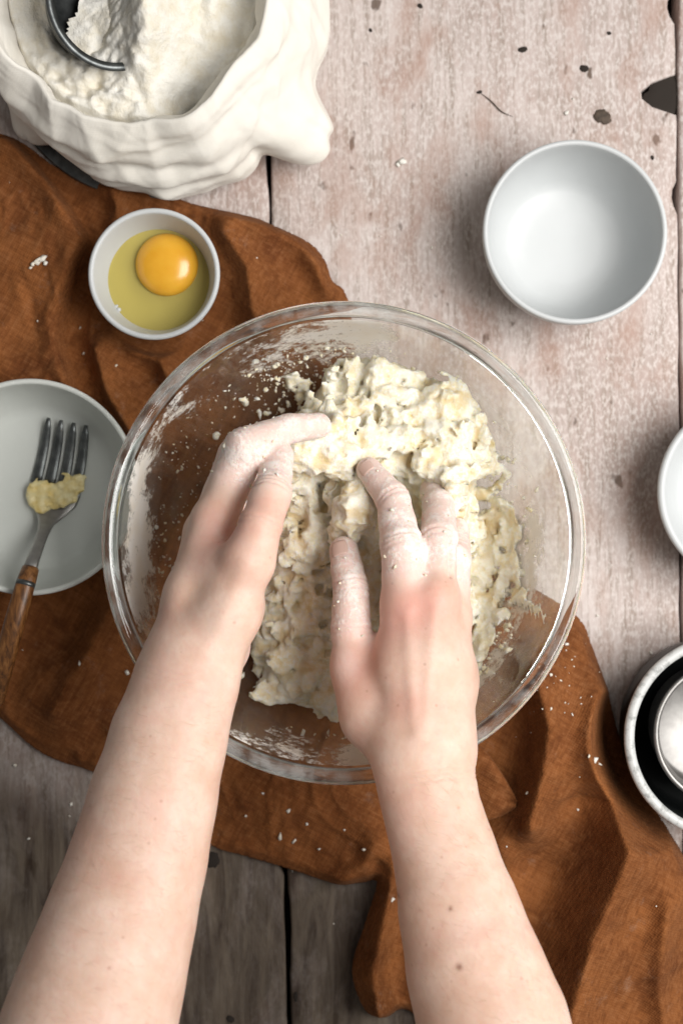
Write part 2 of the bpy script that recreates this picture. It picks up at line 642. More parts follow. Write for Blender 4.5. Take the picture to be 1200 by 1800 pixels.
    f1 = noise(nt, v, 30, 4, 0.6)
    c = ramp(nt, f1, [(0.3, (0.77, 0.735, 0.66)), (0.7, (0.84, 0.81, 0.745))])
    def wav(axis, sc):
        w = N(nt, 'ShaderNodeTexWave', bands_direction=axis)
        w.inputs['Scale'].default_value = sc
        w.inputs['Distortion'].default_value = 1.5
        L(nt, v, w.inputs['Vector'])
        return w.outputs['Fac']
    we = math_n(nt, 'ADD', wav('X', 420), math_n(nt, 'ADD', wav('Y', 420), wav('Z', 420)))
    L(nt, c, b.inputs['Base Color'])
    b.inputs['Roughness'].default_value = 0.9
    b.inputs['Specular IOR Level'].default_value = 0.1
    b.inputs['Sheen Weight'].default_value = 0.1
    n1 = bump(nt, None, we, 0.12, 0.0004)
    bump(nt, b, noise(nt, v, 40, 3, 0.55), 0.22, 0.004, n1)
    M['cotton'] = m
    # butter
    m, nt, b = mat('creamed_butter')
    v = coords(nt)
    c = ramp(nt, noise(nt, v, 160, 4), [(0.3, (0.62, 0.46, 0.14)), (0.7, (0.76, 0.68, 0.40))])
    L(nt, c, b.inputs['Base Color'])
    b.inputs['Roughness'].default_value = 0.45
    bump(nt, b, noise(nt, v, 300, 3), 0.5, 0.001)
    M['butter'] = m
    # flour film left on glass: thin, patchy, lets the glass show through
    m = bpy.data.materials.new('flour_film')
    m.use_nodes = True
    nt = m.node_tree
    nt.nodes.remove(nt.nodes['Principled BSDF'])
    out = nt.nodes['Material Output']
    tr = N(nt, 'ShaderNodeBsdfTransparent')
    df = N(nt, 'ShaderNodeBsdfDiffuse')
    v = coords(nt)
    c = ramp(nt, noise(nt, v, 60, 4), [(0.35, (0.84, 0.78, 0.68)), (0.6, (0.90, 0.875, 0.83))])
    L(nt, c, df.inputs[0])
    tl = N(nt, 'ShaderNodeBsdfTranslucent')
    tl.inputs[0].default_value = (0.7, 0.66, 0.6, 1)
    dt = N(nt, 'ShaderNodeMixShader', i_0=0.15)
    L(nt, df.outputs[0], dt.inputs[1]); L(nt, tl.outputs[0], dt.inputs[2])
    amt = getattr_n(nt, 'film')
    haze = getattr_n(nt, 'haze')
    n_big = noise(nt, v, 45, 6, 0.72, 0.4)
    n_sm = noise(nt, v, 260, 5, 0.7)
    th = math_n(nt, 'ADD', math_n(nt, 'MULTIPLY', n_big, 0.65), math_n(nt, 'MULTIPLY', n_sm, 0.35))
    # amount shifts the threshold
    e = math_n(nt, 'SUBTRACT', math_n(nt, 'ADD', th, math_n(nt, 'MULTIPLY', amt, 0.42)), 0.70)
    mask = math_n(nt, 'MULTIPLY', e, 9.0, True)
    mask = math_n(nt, 'MAXIMUM', mask, math_n(nt, 'MULTIPLY', haze, n_big))
    mask = math_n(nt, 'MINIMUM', mask, 0.93)
    ms = N(nt, 'ShaderNodeMixShader')
    L(nt, mask, ms.inputs[0]); L(nt, tr.outputs[0], ms.inputs[1]); L(nt, dt.outputs[0], ms.inputs[2])
    L(nt, ms.outputs[0], out.inputs['Surface'])
    M['film'] = m
make_simple()

def make_skin():
    m, nt, b = mat('fair_skin')
    v = coords(nt)
    n1 = noise(nt, v, 45, 5, 0.6)
    n2 = noise(nt, v, 260, 4, 0.6)
    c = mix(nt, ramp(nt, n1, [(0.32, (0.0, 0.0, 0.0)), (0.68, (1.0, 1.0, 1.0))]), (0.66, 0.435, 0.33), (0.77, 0.57, 0.47))
    c = mix(nt, ramp(nt, n2, [(0.52, (0.0, 0.0, 0.0)), (0.75, (0.35, 0.35, 0.35))]), c, (0.66, 0.38, 0.30))
    bl = noise(nt, v, 22, 4, 0.65, 0.5)
    c = mix(nt, ramp(nt, bl, [(0.52, (0.0, 0.0, 0.0)), (0.72, (0.45, 0.45, 0.45))]), c, (0.66, 0.36, 0.29))
    c = mix(nt, getattr_n(nt, 'red'), c, (0.66, 0.27, 0.22))
    # a few freckles
    fr = N(nt, 'ShaderNodeTexVoronoi')
    fr.inputs['Scale'].default_value = 95
    L(nt, v, fr.inputs['Vector'])
    c = mix(nt, ramp(nt, fr.outputs['Distance'], [(0.05, (0.35, 0.35, 0.35)), (0.10, (0.0, 0.0, 0.0))]), c, (0.42, 0.20, 0.13))
    # flour clinging to the fingers
    fl = getattr_n(nt, 'flour')
    nn = math_n(nt, 'ADD', math_n(nt, 'MULTIPLY', noise(nt, v, 85, 5, 0.72), 0.7), math_n(nt, 'MULTIPLY', noise(nt, v, 520, 4, 0.65), 0.3))
    mask = math_n(nt, 'MULTIPLY', math_n(nt, 'SUBTRACT', math_n(nt, 'ADD', nn, math_n(nt, 'MULTIPLY', fl, 0.30)), 0.66), 5.0, True)
    mask = math_n(nt, 'MAXIMUM', math_n(nt, 'MULTIPLY', mask, 0.80), math_n(nt, 'MULTIPLY', math_n(nt, 'MULTIPLY', fl, nn), 1.0))
    c = mix(nt, math_n(nt, 'MULTIPLY', getattr_n(nt, 'mole'), 0.85), c, (0.20, 0.07, 0.04))
    c = mix(nt, mask, c, (0.90, 0.85, 0.805))
    L(nt, c, b.inputs['Base Color'])
    b.inputs['Roughness'].default_value = 0.52
    b.inputs['Specular IOR Level'].default_value = 0.35
    b.inputs['Subsurface Weight'].default_value = 0.32
    b.inputs['Subsurface Radius'].default_value = (1.0, 0.36, 0.20)
    b.inputs['Subsurface Scale'].default_value = 0.0055
    w = N(nt, 'ShaderNodeTexVoronoi', feature='DISTANCE_TO_EDGE')
    w.inputs['Scale'].default_value = 900
    L(nt, v, w.inputs['Vector'])
    nA = bump(nt, None, w.outputs['Distance'], 0.10, 0.0004)
    nB = bump(nt, None, noise(nt, v, 330, 3), 0.18, 0.0008, nA)
    bump(nt, b, math_n(nt, 'MULTIPLY', mask, math_n(nt, 'ADD', nn, 0.4)), 0.45, 0.0012, nB)
    M['skin'] = m
    m, nt, b = mat('arm_hair')
    b.inputs['Base Color'].default_value = (0.42, 0.25, 0.15, 1)
    b.inputs['Roughness'].default_value = 0.5
    M['hair'] = m
    m, nt, b = mat('fingernail')
    b.inputs['Base Color'].default_value = (0.66, 0.46, 0.39, 1)
    b.inputs['Roughness'].default_value = 0.35
    M['nail'] = m
make_skin()

# ------------------------------------------------------------------ the tabletop
S0 = H / FPX                      # metres per photo pixel on the table plane
def make_table():
    top = mesh_obj('tabletop', [(-.6, -.6, -.06), (.6, -.6, -.06), (.6, .6, -.06), (-.6, .6, -.06),
                                (-.6, -.6, -.0225), (.6, -.6, -.0225), (.6, .6, -.0225), (-.6, .6, -.0225)],
                   [[0, 3, 2, 1], [4, 5, 6, 7], [0, 1, 5, 4], [1, 2, 6, 5], [2, 3, 7, 6], [3, 0, 4, 7]], M['dark'], None, False)
    top['kind'] = 'structure'
    tag(top, 'weathered whitewashed plank tabletop', None, kind='structure')
    # seam positions in photo pixels at top and bottom of the frame (they lean a little)
    seams = [(-980, -960), (-232, -214), (466, 508), (1189, 1204), (1905, 1905), (2600, 2600)]
    ys = np.linspace(-0.52, 0.52, 209)
    def edge(i, side):
        a, b_ = seams[i]
        py = 900 - ys / S0
        px = a + (b_ - a) * (py / 1800.0)
        x = (px - 600) * S0
        p = np.stack([ys * 38, np.full_like(ys, i * 3.7 + side), np.zeros_like(ys)], 1)
        w = 0.0006 * fbm(p, 3, 5)
        gap = 0.0009 + 0.0007 * np.clip(vnoise(p * 0.3, 9), -1, 1)
        if i == 2:
            gap = gap + 0.0005
        x = x + w + side * gap
        return x
    def notch(x, side, py0, py1, depth):
        py = 900 - ys / S0
        t = np.clip(1 - ((py - py0) / (py1)) ** 2, 0, 1) ** 0.5
        return x + side * depth * t
    for i in range(len(seams) - 1):
        xl, xr = edge(i, 1), edge(i + 1, -1)
        if i == 2:                      # the big broken knot and chips on this plank's right edge
            xr = notch(xr, -1, 166, 30, 0.0215) + 0.0012 * vnoise(np.stack([ys * 300, ys * 0, ys * 0], 1), 3) * ((900 - ys / S0 > 130) & (900 - ys / S0 < 205))
            xr = notch(xr, -1, 10, 24, 0.004)
            xr = notch(xr, -1, 345, 22, 0.003)
            xl = notch(xl, 1, 1640, 70, 0.0012)
        if i == 1:
            xr = notch(xr, -1, 1510, 24, 0.003)
        nx = 26
        vs, fs = [], []
        bev = 0.0012
        for j, y in enumerate(ys):
            for k in range(nx + 1):
                t = k / nx
                if k == 0:
                    x, z = xl[j], -0.004
                elif k == nx:
                    x, z = xr[j], -0.004
                elif k == 1:
                    x, z = xl[j] + 0.0004, -bev
                elif k == nx - 1:
                    x, z = xr[j] - 0.0004, -bev
                else:
                    u = (k - 2) / (nx - 4)
                    x, z = xl[j] + 0.0018 + u * (xr[j] - xl[j] - 0.0036), 0.0
                vs.append((x, y, z))
        V = np.array(vs)
        up = V[:, 2] > -0.0005
        V[:, 2] += np.where(up, 0.00035 * fbm(np.stack([V[:, 0] * 40, V[:, 1] * 16, V[:, 0] * 0 + i], 1), 3, 21) - 0.0004, 0)
        for j in range(len(ys) - 1):
            for k in range(nx):
                a = j * (nx + 1) + k
                fs.append([a, a + 1, a + nx + 2, a + nx + 1])
        b0 = len(V)
        side = []
        for j in range(len(ys)):
            side += [(xl[j], ys[j], -0.0215), (xr[j], ys[j], -0.0215)]
        V = np.vstack([V, np.array(side)])
        for j in range(len(ys) - 1):
            a, c = j * (nx + 1), (j + 1) * (nx + 1)
            fs.append([a, c, b0 + 2 * (j + 1), b0 + 2 * j])
            fs.append([a + nx, b0 + 2 * j + 1, b0 + 2 * (j + 1) + 1, c + nx])
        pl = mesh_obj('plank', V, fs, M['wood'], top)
        # dirt on the lower boards, with the lower left's shade painted in
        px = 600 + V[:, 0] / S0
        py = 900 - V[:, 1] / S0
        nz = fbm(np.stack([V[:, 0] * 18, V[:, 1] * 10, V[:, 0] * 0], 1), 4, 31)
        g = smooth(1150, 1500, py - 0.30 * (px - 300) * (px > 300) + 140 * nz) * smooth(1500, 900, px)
        attr(pl, 'dirt_and_shade', np.clip(g, 0, 1) * 0.95)
    # knots and nail holes
    def knot(px, py, r, mt='knot', sx=1.0):
        c = P(px, py, 0)
        n = 30
        vs = [(0, 0, 0.0004)]
        rr = []
        for ring, (f, z) in enumerate(((0.45, 0.0004), (0.8, 0.0003), (1.0, -0.0008))):
            for k in range(n):
                a = 2 * math.pi * k / n
                w = f * r * (1 + 0.14 * math.sin(2 * a + px) + 0.05 * math.sin(3 * a + py) + 0.05 * math.sin(7 * a + 2 * px) + 0.04 * math.sin(11 * a))
                vs.append((w * math.cos(a) * sx, w * math.sin(a), z))
        fs = [[0, 1 + k, 1 + (k + 1) % n] for k in range(n)]
        for q in (0, 1):
            for k in range(n):
                fs.append([1 + q * n + k, 1 + (q + 1) * n + k, 1 + (q + 1) * n + (k + 1) % n, 1 + q * n + (k + 1) % n])
        o = mesh_obj('knot', vs, fs, M[mt], top)
        o.location = c
        return o
    knot(1058, 205, 0.0052)
    k_ = knot(1168, 168, 0.0125, 'dark')
    k_.location.z = -0.0034
    knot(1026, 120, 0.0026, 'dark')
    knot(918, 87, 0.0022, 'dark', 1.4)
    knot(1070, 58, 0.0012, 'dark')
    knot(738, 10, 0.0016, 'dark')
    knot(651, 53, 0.0012, 'dark')
    knot(1146, 277, 0.0016, 'dark', 0.6)
    knot(842, 162, 0.0012, 'dark', 1.6)
    knot(372, 1512, 0.0060, 'dark', 0.8)
    knot(520, 1752, 0.0030, 'dark', 0.5)
    knot(405, 1792, 0.0025, 'dark')
    # a thin curved scratch
    sc = spline([(842, 162, 0), (862, 178, 0), (880, 196, 0), (902, 206, 0)], 6)
    vs, fs = [], []
    for k, (x, y, _) in enumerate(sc):
        c = P(x, y, 0)
        w = 0.0004 * math.sin(math.pi * (k + 0.5) / len(sc))
        vs += [(c[0] - w, c[1] - w, 0.0003), (c[0] + w, c[1] + w, 0.0003)]
    fs = [[2 * k, 2 * k + 1, 2 * k + 3, 2 * k + 2] for k in range(len(sc) - 1)]
    mesh_obj('scratch', vs, fs, M['knot'], top)
make_table()

# ------------------------------------------------------------------ glass bowl geometry (needed by the cloth too)
BZ = 0.0075                                        # height of the bowl's foot above the table
BC = P(604.5, 954.5, 0.110)                        # rim centre
BOWL_OUT = [(0.0, 0.0000), (0.045, 0.0), (0.064, 0.0002), (0.074, 0.0022), (0.086, 0.0085), (0.0975, 0.0185), (0.1070, 0.033), (0.1135, 0.051), (0.1180, 0.071), (0.1212, 0.089), (0.1228, 0.0965)]
def bowl_out_z(r):
    rr = [p[0] for p in BOWL_OUT]
    zz = [p[1] for p in BOWL_OUT]
    return BZ + np.interp(r, rr, zz)
def bowl_in_z(r):
    return bowl_out_z(r + 0.0035) + 0.0042

# resting things that press the linen flat: px, py, rim/base radius (m)
REST = []

# ------------------------------------------------------------------ rust linen cloth
def poly_inside(px, py, poly):
    ins = np.zeros(px.shape, bool)
    n = len(poly)
    for i in range(n):
        x0, y0 = poly[i]
        x1, y1 = poly[(i + 1) % n]
        c = ((y0 > py) != (y1 > py)) & (px < (x1 - x0) * (py - y0) / (y1 - y0 + 1e-9) + x0)
        ins ^= c
    return ins

def poly_nearest(px, py, poly, closed=True):
    best = np.full(px.shape, 1e9)
    bx, by = px.copy(), py.copy()
    sgn = np.zeros(px.shape)
    n = len(poly)
    for i in range(n if closed else n - 1):
        x0, y0 = poly[i]
        x1, y1 = poly[(i + 1) % n]
        dx, dy = x1 - x0, y1 - y0
        t = np.clip(((px - x0) * dx + (py - y0) * dy) / (dx * dx + dy * dy + 1e-9), 0, 1)
        qx, qy = x0 + t * dx, y0 + t * dy
        d = np.hypot(px - qx, py - qy)
        m = d < best
        best[m] = d[m]
        bx[m] = qx[m]; by[m] = qy[m]
        sgn[m] = np.sign(dx * (py - y0) - dy * (px - x0))[m]
    return best, bx, by, sgn

CLOTH = [(-120, 215), (0, 236), (50, 258), (110, 300), (200, 322), (280, 338), (345, 362), (440, 384), (472, 396), (545, 430), (572, 462), (584, 496), (612, 530),
         (640, 700), (690, 850), (800, 960), (930, 1030), (1012, 1083), (1035, 1130), (1062, 1210), (1085, 1290), (1120, 1370), (1165, 1450), (1200, 1510), (1255, 1650),
         (1300, 1850), (1290, 1960), (900, 1960), (770, 1880), (735, 1790), (706, 1768), (676, 1782), (640, 1768), (618, 1700), (640, 1620), (662, 1545), (640, 1547), (590, 1549),
         (500, 1522), (430, 1502), (375, 1486), (330, 1450), (250, 1402), (165, 1354), (110, 1338), (60, 1312), (0, 1258), (-120, 1180)]

def cloth_height(px, py, x, y):
    p = np.stack([x * 9, y * 9, np.zeros_like(x)], 1)
    z = 0.0050 + 0.0048 * fbm(p, 3, 41) + 0.0030 * fbm(p * 3.0, 3, 44)
    rg = fbm(p * 2.6 + 4 * np.stack([vnoise(p, 6), vnoise(p, 7), 0 * x], 1), 2, 48)
    z += 0.0014 * (1 - np.clip(np.abs(rg) / 0.45, 0, 1)) ** 1.2
    rg = vnoise(p * np.array([5.5, 3.2, 1]) + 2.2 * np.stack([vnoise(p * 2, 8), vnoise(p * 2, 9), 0 * x], 1), 49)
    z += 0.0013 * (1 - np.clip(np.abs(rg) / 0.35, 0, 1)) ** 1.3
    z += 0.0003 * fbm(p * 12, 3, 52)
    def ridge(pts, h, wl, wr):
        """wl: width on the left-hand (image left when drawn downwards) side, wr on the right"""
        d, qx, qy, s = poly_nearest(px, py, pts, False)
        # which side, faded smoothly round the two ends
        tx, ty = pts[-1][0] - pts[0][0], pts[-1][1] - pts[0][1]
        tl = math.hypot(tx, ty)
        side = np.clip((tx * (py - qy) - ty * (px - qx)) / (tl * np.maximum(d, 1.0)), -1, 1)
        side = side * np.clip(d / 6.0, 0, 1)
        w = wl * (1 + side) / 2 + wr * (1 - side) / 2
        return h * np.exp(-(d / w) ** 1.45)
    def step(pts, h, soft):
        ins = poly_inside(px, py, pts)
        d, _, _, _ = poly_nearest(px, py, pts)
        sd = np.where(ins, d, -d)
        return h * smooth(-soft * 0.15, soft, sd) * (1 + 0.35 * np.exp(-((sd - soft) / (soft * 1.4)) ** 2))
    # lower right: big soft folds
    z += ridge([(1050, 1290), (1085, 1380), (1060, 1480), (1010, 1600), (975, 1720), (960, 1900)], 0.058, 38, 130)
    z += ridge([(925, 1180), (945, 1260), (935, 1340), (915, 1420)], 0.038, 22, 80)
    z += ridge([(1000, 1120), (1020, 1200), (1040, 1300)], 0.008, 60, 40)
    z += ridge([(870, 1470), (895, 1560), (900, 1700)], 0.020, 30, 60)
    z += ridge([(1140, 1560), (1130, 1680), (1150, 1800)], 0.018, 26, 60)
    z += ridge([(1060, 1640), (1080, 1740), (1070, 1830)], 0.004, 20, 35)
    # below the bowl
    z += ridge([(430, 1390), (520, 1410), (640, 1440)], 0.005, 45, 60)
    z += ridge([(655, 1470), (640, 1505), (600, 1540)], 0.012, 26, 30)
    z += ridge([(690, 1500), (675, 1590), (655, 1690), (665, 1760)], 0.018, 26, 24)
    z += ridge([(735, 1600), (745, 1690), (770, 1790)], 0.016, 22, 40)
    # upper left: a panel folded over the rest
    z += step([(-140, 225), (30, 243), (100, 322), (158, 410), (168, 430), (132, 520), (120, 600), (150, 700), (-140, 760)], 0.015, 16)
    z += ridge([(470, 400), (520, 430), (555, 470), (575, 520)], 0.010, 20, 26)
    z += ridge([(400, 420), (440, 480), (450, 560)], 0.019, 20, 50)
    z += ridge([(250, 620), (290, 640), (320, 700)], 0.020, 16, 36)
    z += ridge([(330, 350), (420, 395), (480, 440)], 0.004, 20, 30)
    z += ridge([(180, 620), (200, 690), (240, 760)], 0.018, 16, 40)
    z += ridge([(200, 330), (215, 370), (205, 400)], 0.009, 14, 26)
    # lower left
    z += ridge([(215, 1040), (170, 1130), (110, 1240)], 0.016, 30, 60)
    z += ridge([(90, 1180), (40, 1250)], 0.006, 30, 40)
    z += ridge([(250, 1210), (200, 1300), (170, 1350)], 0.006, 30, 40)
    return z

def make_cloth():
    step_px = 4.2
    gx = np.arange(-130, 1310, step_px)
    gy = np.arange(205, 1970, step_px)
    PX, PY = np.meshgrid(gx, gy)
    shape = PX.shape
    px, py = PX.ravel(), PY.ravel()
    # irregular outline
    poly = spline([(a, b) for a, b in CLOTH] + [CLOTH[0]], 4)[:-1]
    ins = poly_inside(px, py, poly)
    d, nx_, ny_, _ = poly_nearest(px, py, poly)
    keep = ins | (d < step_px * 0.95)
    px = np.where(ins, px, nx_); py = np.where(ins, py, ny_)
    d = np.where(ins, d, 0)
    x, y = (px - 600) * S0, (900 - py) * S0
    z = cloth_height(px, py, x, y)
    # hem: a doubled edge
    z += 0.0011 * smooth(2, 6, d) * smooth(24, 17, d)
    z = 0.0016 + np.maximum(z - 0.0016, 0.0) + 0.0004
    # edge settles onto the table
    z = np.where(d < 26, 0.0022 + (z - 0.0022) * smooth(-14, 26, d), z)
    # pressed flat under what stands on it
    for (cx, cy, r, zr) in REST:
        rr = np.hypot(x - cx, y - cy)
        z = np.minimum(z, zr + 0.55 * np.maximum(rr - r, 0) + 2.0 * np.maximum(rr - r - 0.012, 0))
    rb = np.hypot(x - BC[0], y - BC[1])
    z = np.minimum(z, np.where(rb < 0.128, bowl_out_z(rb) - 0.0018, 1))
    z = np.maximum(z, 0.0020)
    idx = np.arange(len(px)).reshape(shape)
    quads = np.stack([idx[:-1, :-1], idx[1:, :-1], idx[1:, 1:], idx[:-1, 1:]], -1).reshape(-1, 4)
    kq = keep[quads].all(1) & ins[quads].any(1)
    quads = quads[kq]
    used = np.unique(quads)
    remap = np.full(len(px), -1)
    remap[used] = np.arange(len(used))
    V = np.stack([x, y, z], 1)[used]
    o = mesh_obj('linen_cloth', V, remap[quads], M['linen'])
    s = o.modifiers.new('thickness', 'SOLIDIFY')
    s.thickness = 0.0009
    s.offset = -1
    tag(o, 'crumpled rust brown linen cloth spread under the glass bowl', 'cloth')
    # a corner folded back over itself beside the right wrist
    A = spline([(770, 1270, .012), (838, 1306, .020), (876, 1352, .024), (908, 1408, .020)], 8)
    B = spline([(770, 1466, .016), (838, 1448, .020), (876, 1436, .022), (906, 1420, .018)], 8)
    vs, fs = [], []
    nb = 14
    for a, b in zip(A, B):
        for k in range(nb + 1):
            t = k / nb
            q = a + (b - a) * t
            zz = q[2] + 0.007 * math.sin(math.pi * t) ** 0.6 + 0.0025 * math.sin(2.4 * math.pi * t + q[0] * 0.03)
            vs.append(P(q[0], q[1], zz))
    for i in range(len(A) - 1):
        for k in range(nb):
            c = i * (nb + 1) + k
            fs.append([c, c + nb + 1, c + nb + 2, c + 1])
    fo = mesh_obj('folded_corner', vs, fs, M['linen'], o)
    s = fo.modifiers.new('thickness', 'SOLIDIFY'); s.thickness = 0.0016; s.offset = 0
    subsurf(fo, 1)

# ------------------------------------------------------------------ white bowls
def bowl_profile(r, h, rf, wall=0.0032, foot=0.0035, round_=0.5, floor=0.005):
    """closed profile of a small bowl: r rim radius, rf foot radius"""
    out = [(0.0, 0.0012), (rf * 0.86, 0.0012), (rf * 0.90, 0.0), (rf, 0.0), (rf + 0.0008, foot)]
    n = 12
    for i in range(1, n + 1):
        a = i / n * math.pi / 2
        t = i / n
        rr = rf + (r - rf) * (math.sin(a) * round_ + t * (1 - round_))
        zz = foot + (h - foot - 0.0015) * ((1 - math.cos(a)) * round_ + t * (1 - round_))
        out.append((rr, zz))
    rim = arc(r - wall / 2, h - 0.0015, wall / 2, 0, 180, 6)[1:]
    inn = []
    for rr, zz in reversed(out[5:-1]):
        inn.append((max(rr - wall, 0.001), max(zz + wall * 0.25, floor)))
    inn = [p for p in inn if p[1] > floor + 0.0008]
    last = inn[-1]
    inn += [(last[0] - 0.004, floor + 0.0006), (last[0] * 0.6, floor), (0.0, floor)]
    return out + rim + inn

def stand_bowl(name, px, py, zr, rpx, h, rf, z0, material, label, group=None, **kw):
    """rim centre at pixel; rim height h above z0"""
    zt = z0 + h
    c = P(px, py, zt)
    r = rpx * (H - zt) / FPX
    v, f = lathe(bowl_profile(r, h, rf, **kw), 112)
    o = mesh_obj(name, v, f, material)
    o.location = (c[0], c[1], z0)
    tag(o, label, 'bowl', group)
    return o, r, c

RAM_Z, LEFT_Z, RIGHT_Z, PAN_Z = 0.0055, 0.0060, 0.0006, 0.0025
def rest_at(px, py, zt, r, zr):
    c = P(px, py, zt)
    REST.append((c[0], c[1], r, zr))
rest_at(270.5, 481, RAM_Z + 0.041, 0.029, RAM_Z - 0.0012)
rest_at(52, 856, LEFT_Z + 0.042, 0.045, LEFT_Z - 0.0012)
rest_at(1279, 1298, PAN_Z + 0.050, 0.050, PAN_Z - 0.0006)
make_cloth()

stand_bowl('white_bowl', 1010.5, 407, 0, 162.5, 0.050, 0.031, RIGHT_Z, M['porcelain'], 'empty white porcelain bowl on the bare pink planks at upper right', round_=0.92, floor=0.006)
stand_bowl('white_bowl', 1322, 864, 0, 167, 0.040, 0.034, RIGHT_Z, M['porcelain'], 'white bowl cut off by the right edge above the black enamel pan', round_=0.30, wall=0.0048, floor=0.012)
stand_bowl('ramekin', 270.5, 481, 0, 116, 0.041, 0.028, RAM_Z, M['porcelain'], 'small white ramekin holding the raw egg', round_=0.22, floor=0.006)
stand_bowl('shallow_bowl', 52, 856, 0, 191, 0.042, 0.043, LEFT_Z, M['porcelain_grey'], 'pale grey shallow bowl with the fork in it at the left edge', round_=0.85, floor=0.006)

def make_egg():
    c = P(270.5, 481, RAM_Z + 0.041)
    zc = RAM_Z + 0.0185
    root = empty('raw_egg', (c[0], c[1], RAM_Z + 0.007))
    tag(root, 'raw egg with orange yolk lying in the small white ramekin', 'egg')
    prof = [(0.0, -0.0010)] + [(0.031 * t, -0.0010 + 0.0012 * t ** 6) for t in (0.3, 0.6, 0.8, 0.9, 0.96, 1.0)]
    v, f = lathe([(0.0, zc)] + [(0.0312 * t, zc + 0.0011 * t ** 7) for t in (0.2, 0.4, 0.6, 0.75, 0.88, 0.95, 1.0)], 80)
    v = np.array(v)
    # the white rides up round the yolk
    yc = P(294, 466, zc) - np.array([c[0], c[1], 0])
    dd = np.hypot(v[:, 0] - yc[0], v[:, 1] - yc[1])
    v[:, 2] += 0.0012 * np.exp(-(dd / 0.016) ** 4) + 0.0003 * vnoise(v * 120, 4)
    v[:, 2] -= RAM_Z + 0.007
    ew = mesh_obj('egg_white', v, [q[::-1] for q in f], M['egg_white'], root)
    n, m_ = 48, 20
    vs, fs = [], []
    R = 0.0184
    prof = []
    for i in range(m_ + 1):
        a = math.pi * i / m_
        prof.append((R * math.sin(a) ** 0.92 if 0 < i < m_ else 0.0, -math.cos(a) * (0.0085 if i > m_ / 2 else 0.0075)))
    v, f = lathe(prof, 48)
    yk = mesh_obj('yolk', v, f, M['yolk'], root)
    yk.location = (yc[0], yc[1], zc + 0.0008 - (RAM_Z + 0.007))
    # a few bubbles at the wall
    bv, bf = [], []
    for k in range(9):
        b0 = P(206 + random.uniform(-8, 12), 546 + random.uniform(-10, 12), zc)
        r = random.uniform(0.0006, 0.0014)
        v, f = lathe([(0, r)] + [(r * math.sin(a), r * math.cos(a)) for a in (0.5, 1.0, 1.5)], 10)
        o = len(bv)
        bv += [(q[0] + b0[0] - c[0], q[1] + b0[1] - c[1], q[2] + zc + 0.0007 - RAM_Z - 0.007) for q in v]
        bf += [[i + o for i in q] for q in f]
    mesh_obj('foam', bv, bf, M['porcelain'], root)
make_egg()

# ------------------------------------------------------------------ enamel pan and steel dish at the right edge
def make_pan():
    zt = PAN_Z + 0.050
    c = P(1279, 1298, zt)
    r = 181 * (H - zt) / FPX
    root = empty('enamel_pan', (c[0], c[1], PAN_Z))
    tag(root, 'black enamel pan with worn white rim cut off by the right edge', 'pan')
    body = [(0.0, 0.0), (r - 0.012, 0.0), (r - 0.006, 0.003), (r - 0.0045, 0.010), (r - 0.003, 0.046), (r - 0.0052, 0.0462), (r - 0.0070, 0.012), (r - 0.012, 0.0045), (0.0, 0.0035)]
    v, f = lathe(body, 112)
    mesh_obj('body', v, f, M['black'], root)
    rim = [(r - 0.0030 + 0.0030 * math.cos(a), 0.0462 + 0.0026 * math.sin(a)) for a in np.linspace(0, 2 * math.pi, 14)[:-1]]
    v, f = lathe(rim, 112, True)
    mesh_obj('rim', v, f, M['enamel'], root)
    # dish inside
    z0 = PAN_Z + 0.0042
    zt2 = z0 + 0.040
    c2 = P(1275, 1290, zt2)
    r2 = 125 * (H - zt2) / FPX
    prof = [(0.0, 0.0), (r2 * 0.82, 0.0), (r2 * 0.90, 0.004), (r2 - 0.0012, 0.036)] + arc(r2 - 0.0010, 0.0385, 0.0016, -70, 190, 8) + [(r2 - 0.0034, 0.036), (r2 - 0.0042, 0.033), (r2 - 0.0046, 0.030), (r2 * 0.88, 0.0066), (r2 * 0.8, 0.0030), (0.0, 0.0026)]
    v, f = lathe(prof, 96)
    o = mesh_obj('steel_dish', v, f, M['steel'])
    o.location = (c2[0], c2[1], z0)
    tag(o, 'small round steel dish standing inside the black enamel pan', 'dish')
make_pan()

